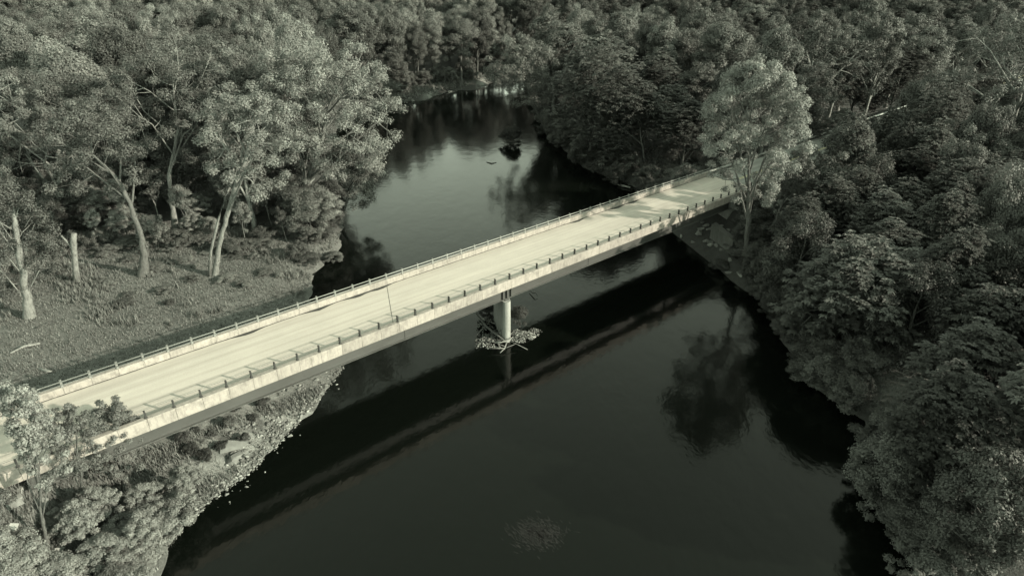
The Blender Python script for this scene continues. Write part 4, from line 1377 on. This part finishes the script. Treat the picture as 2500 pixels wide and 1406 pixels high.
log_px('driftwood_branch', [(1221, 861, 0.04, 0.15), (1232, 850, 0.08, 0.3), (1237, 836, 0.07, 0.4)], 0.1, 'forked pale driftwood stick in front of the pier', extra=[(1, 1.3, 0.6, 0.2, 0.05), (1, -2.2, -0.2, 0.1, 0.05)])
log_px('river_branch', [(1292, 708, 0.05, 0.25), (1302, 716, 0.07, 0.35), (1308, 714, 0.06, 0.55), (1312, 723, 0.04, 0.2)], 0.0, 'dark crooked branch sticking out of the river beyond the pier', 'bark_dark', 'branch', extra=[(2, -0.5, 0.8, 0.5, 0.04)])
log_px('river_stump', [(1328, 322, 0.5, 0.1), (1335, 325, 0.7, 0.1), (1341, 327, 0.4, 0.1)], 0.0, 'dark rounded stump in the water beside the leaning tree', 'bark_dark', 'stump')
log_px('river_branch', [(1188, 396, 0.06, 0.05), (1200, 399, 0.10, 0.12), (1212, 397, 0.05, 0.05)], 0.0, 'thin drift stick lying in the bright upstream water', 'bark_dark', 'branch')
def snag(name, base_px, pts, label, bark='bark_pale', extra=(), cat='tree trunk'):
    bp_ = land(*base_px)
    P = px_path(bp_, pts)
    q = MB(); q.tube([p[:3] for p in P], [p[3] for p in P], 8)
    for (i, vx, vy, vz, r) in extra:
        a_ = np.array(P[i][:3]); q.tube([a_, a_ + np.array([vx, vy, vz]) * 0.55, a_ + np.array([vx * 1.1, vy, vz])], [r, r * 0.8, r * 0.55], 6)
    return tag(q.build(name, M[bark], None, True, tuple(bp_)), label, cat)
snag('dead_trunk', (186, 690), [(187, 692, 0.42, 0), (184, 650, 0.36, 0), (181, 610, 0.36, 0), (179, 590, 0.38, 0), (181, 570, 0.30, 0)], 'broken two-pronged dead trunk standing in the meadow grass', extra=[(2, -1.0, 0, 2.0, 0.2)])
snag('dead_trunk', (712, 562), [(714, 562, 0.12, 0), (718, 520, 0.12, 0), (735, 470, 0.1, 0), (768, 436, 0.08, 0)], 'thin broken snag leaning right at the woods edge')
snag('dead_trunk', (740, 565), [(740, 566, 0.15, 0), (748, 530, 0.13, 0), (772, 500, 0.1, 0), (802, 462, 0.05, 0)], 'bare pale leaning snag beside the river corner', extra=[(2, 0.8, 0, -1.5, 0.04), (2, -0.2, 0, 1.5, 0.05)])
snag('dead_trunk', (1556, 418), [(1558, 430, 0.22, 0), (1558, 400, 0.18, 0), (1554, 375, 0.1, 0)], 'pale dead trunk among the bushes behind the bridge')
snag('dead_trunk', (2225, 480), [(2230, 480, 0.12, 0), (2228, 440, 0.1, 0), (2238, 405, 0.05, 0)], 'bare forked dead treetop poking from the right-hand woods', extra=[(1, 1.4, 0, 1.4, 0.05)])
for i in range(9):
    q = MB(); c_ = pn + np.array([rng.uniform(-2.6, 1.6), rng.uniform(-1.4, 1.2), 0.25]); a_ = rng.uniform(0, 3.14); L_ = rng.uniform(0.6, 1.5)
    e_ = np.array([math.cos(a_), math.sin(a_), rng.uniform(-0.1, 0.35)]) * L_
    q.tube([-e_, e_ * 0.1 + np.array([0, 0, 0.08]), e_], [0.035, 0.04, 0.015], 5)
    q.tube([e_ * 0.1, e_ * 0.5 + np.array([0.3, -0.25, 0.15])], [0.03, 0.01], 4)
    tag(q.build('drift_stick', M['bark_mid' if i % 2 else 'driftwood'], None, True, tuple(c_)), 'thin forked drift stick caught in the rubble by the pier', 'stick', 'drift sticks at the pier')
# vine-covered bush at the pier
for dx, dy, h, r, lab in ((1.6, 3.2, 2.6, 1.3, 'leafy vine bush growing behind the pier nose'), (-2.6, 5.2, 2.4, 1.6, 'dark bush in the rubble on the shaded side of the pier')):
    o = plant('bush2', 'bush', pn[0] + dx, pn[1] + dy, h, r, rng, lab, 'bush', None)
    o.location.z = 0.3

# ------------------------------------------------------------------ grass
def grass(name, pts, hmin, hmax, rng, label, blades=4, w=0.05):
    P = np.repeat(np.asarray(pts), blades, axis=0)
    n = len(P)
    t0 = np.repeat(rng.random(len(pts)), blades)
    P = P + np.concatenate([rng.normal(size=(n, 2)) * 0.12, np.zeros((n, 1))], 1)
    az = rng.uniform(0, 2 * np.pi, n)
    h = rng.uniform(hmin, hmax, n)
    side = np.stack([np.cos(az), np.sin(az), np.zeros(n)], 1) * (w * rng.uniform(0.7, 1.5, n))[:, None]
    tip = P + np.stack([np.cos(az + 1.4) * h * 0.45, np.sin(az + 1.4) * h * 0.45, h], 1)
    V = np.stack([P - side, P + side, tip], 1).reshape(-1, 3)
    o = link(name, mesh_np(name, V, np.arange(n * 3).reshape(-1, 3), 0.4 * rng.random(n) + 0.6 * t0), M['grass'])
    return tag(o, label, 'grass', kind='stuff')
rng = np.random.default_rng(55)
def scatter(n, x0, x1, y0, y1, test):
    x, y = rng.uniform(x0, x1, n), rng.uniform(y0, y1, n)
    ok = test(x, y)
    x, y = x[ok], y[ok]
    return np.stack([x, y, ground_z(x, y) - 0.03], 1)
def meadow(x, y):
    s, n = sn(x, y)
    dens = 0.5 + 0.5 * wob(x * 0.8 + 3, y * 0.8)
    return (river_sd(x, y) > 0.2) & ((n > 9.6) | (n < -50)) & (rng.random(len(x)) < 0.55 + 0.45 * dens)
pts = scatter(62000, -88, -19, 44, 100, meadow)
grass('grass', pts, 0.10, 0.32, rng, 'shaggy meadow grass between the bridge and the left woods', 3, 0.055)
def tall(x, y):
    s, n = sn(x, y)
    return (river_sd(x, y) > 0.2) & (n > 26) & (wob(x * 0.5, y * 0.7 + 2) + 0.5 * wob(x * 2, y * 2) > 0.25)
pts = scatter(9000, -85, -26, 66, 96, tall)
grass('tall_weeds', pts, 0.35, 0.9, rng, 'taller weeds in drifts across the upper meadow', 5, 0.07)
def rbank(x, y):
    s, n = sn(x, y)
    return (river_sd(x, y) > 0.3) & (n > 9.9) & (n < 40) & (s < 112)
pts = scatter(16000, 14, 75, 96, 150, rbank)
grass('grass', pts, 0.25, 0.7, rng, 'grass on the open bank behind the far bridge end', 3, 0.09)
def fbank(x, y):
    sd = river_sd(x, y)
    return (sd > 1.6) & (sd < 12)
pts = scatter(12000, -46, 2, 198, 262, fbank)
grass('grass', pts, 0.4, 1.0, rng, 'grass strip behind the far gravel bank upstream', 3, 0.14)
def shore(x, y):
    s, n = sn(x, y)
    sd = river_sd(x, y)
    return (sd > 0.35) & (n < 6) & (s < 4) & (s > -40) & (rng.random(len(x)) < np.clip((np.hypot((s + 9) / 8, (n - 2) / 4) - 0.5), 0.04, 1))
pts = scatter(34000, -44, -16, 22, 62, shore)
grass('shore_weeds', pts, 0.18, 0.6, rng, 'patchy weeds on the left shore below the bridge', 4, 0.05)
def lawn(x, y):
    return (river_sd(x, y) > 0.5) & (sn(x, y)[1] < -5)
pts = scatter(22000, 30, 75, 34, 75, lawn)
grass('grass', pts, 0.08, 0.3, rng, 'short shaded grass under the trees of the near right bank', 3, 0.05)
# wisps of water weed just under the lower middle of the river
P = at(1315, 1305, 0)
nn = 700
c = np.stack([P[0] + rng.normal(size=nn) * 0.95, P[1] + rng.normal(size=nn) * 0.7, np.full(nn, 0.012)], 1)
az = rng.normal(size=nn) * 0.3 + 2.3
L = rng.uniform(0.2, 0.7, nn)
dv = np.stack([np.cos(az), np.sin(az), np.zeros(nn)], 1)
sv = np.stack([-np.sin(az), np.cos(az), np.zeros(nn)], 1) * 0.018
V = np.stack([c - sv, c + sv, c + dv * L[:, None]], 1).reshape(-1, 3)
o = link('water_weed', mesh_np('water_weed', V, np.arange(nn * 3).reshape(-1, 3), rng.random(nn)), M['weed'])
tag(o, 'faint pale wisps of weed at the surface in the lower river', 'water weed', kind='stuff')
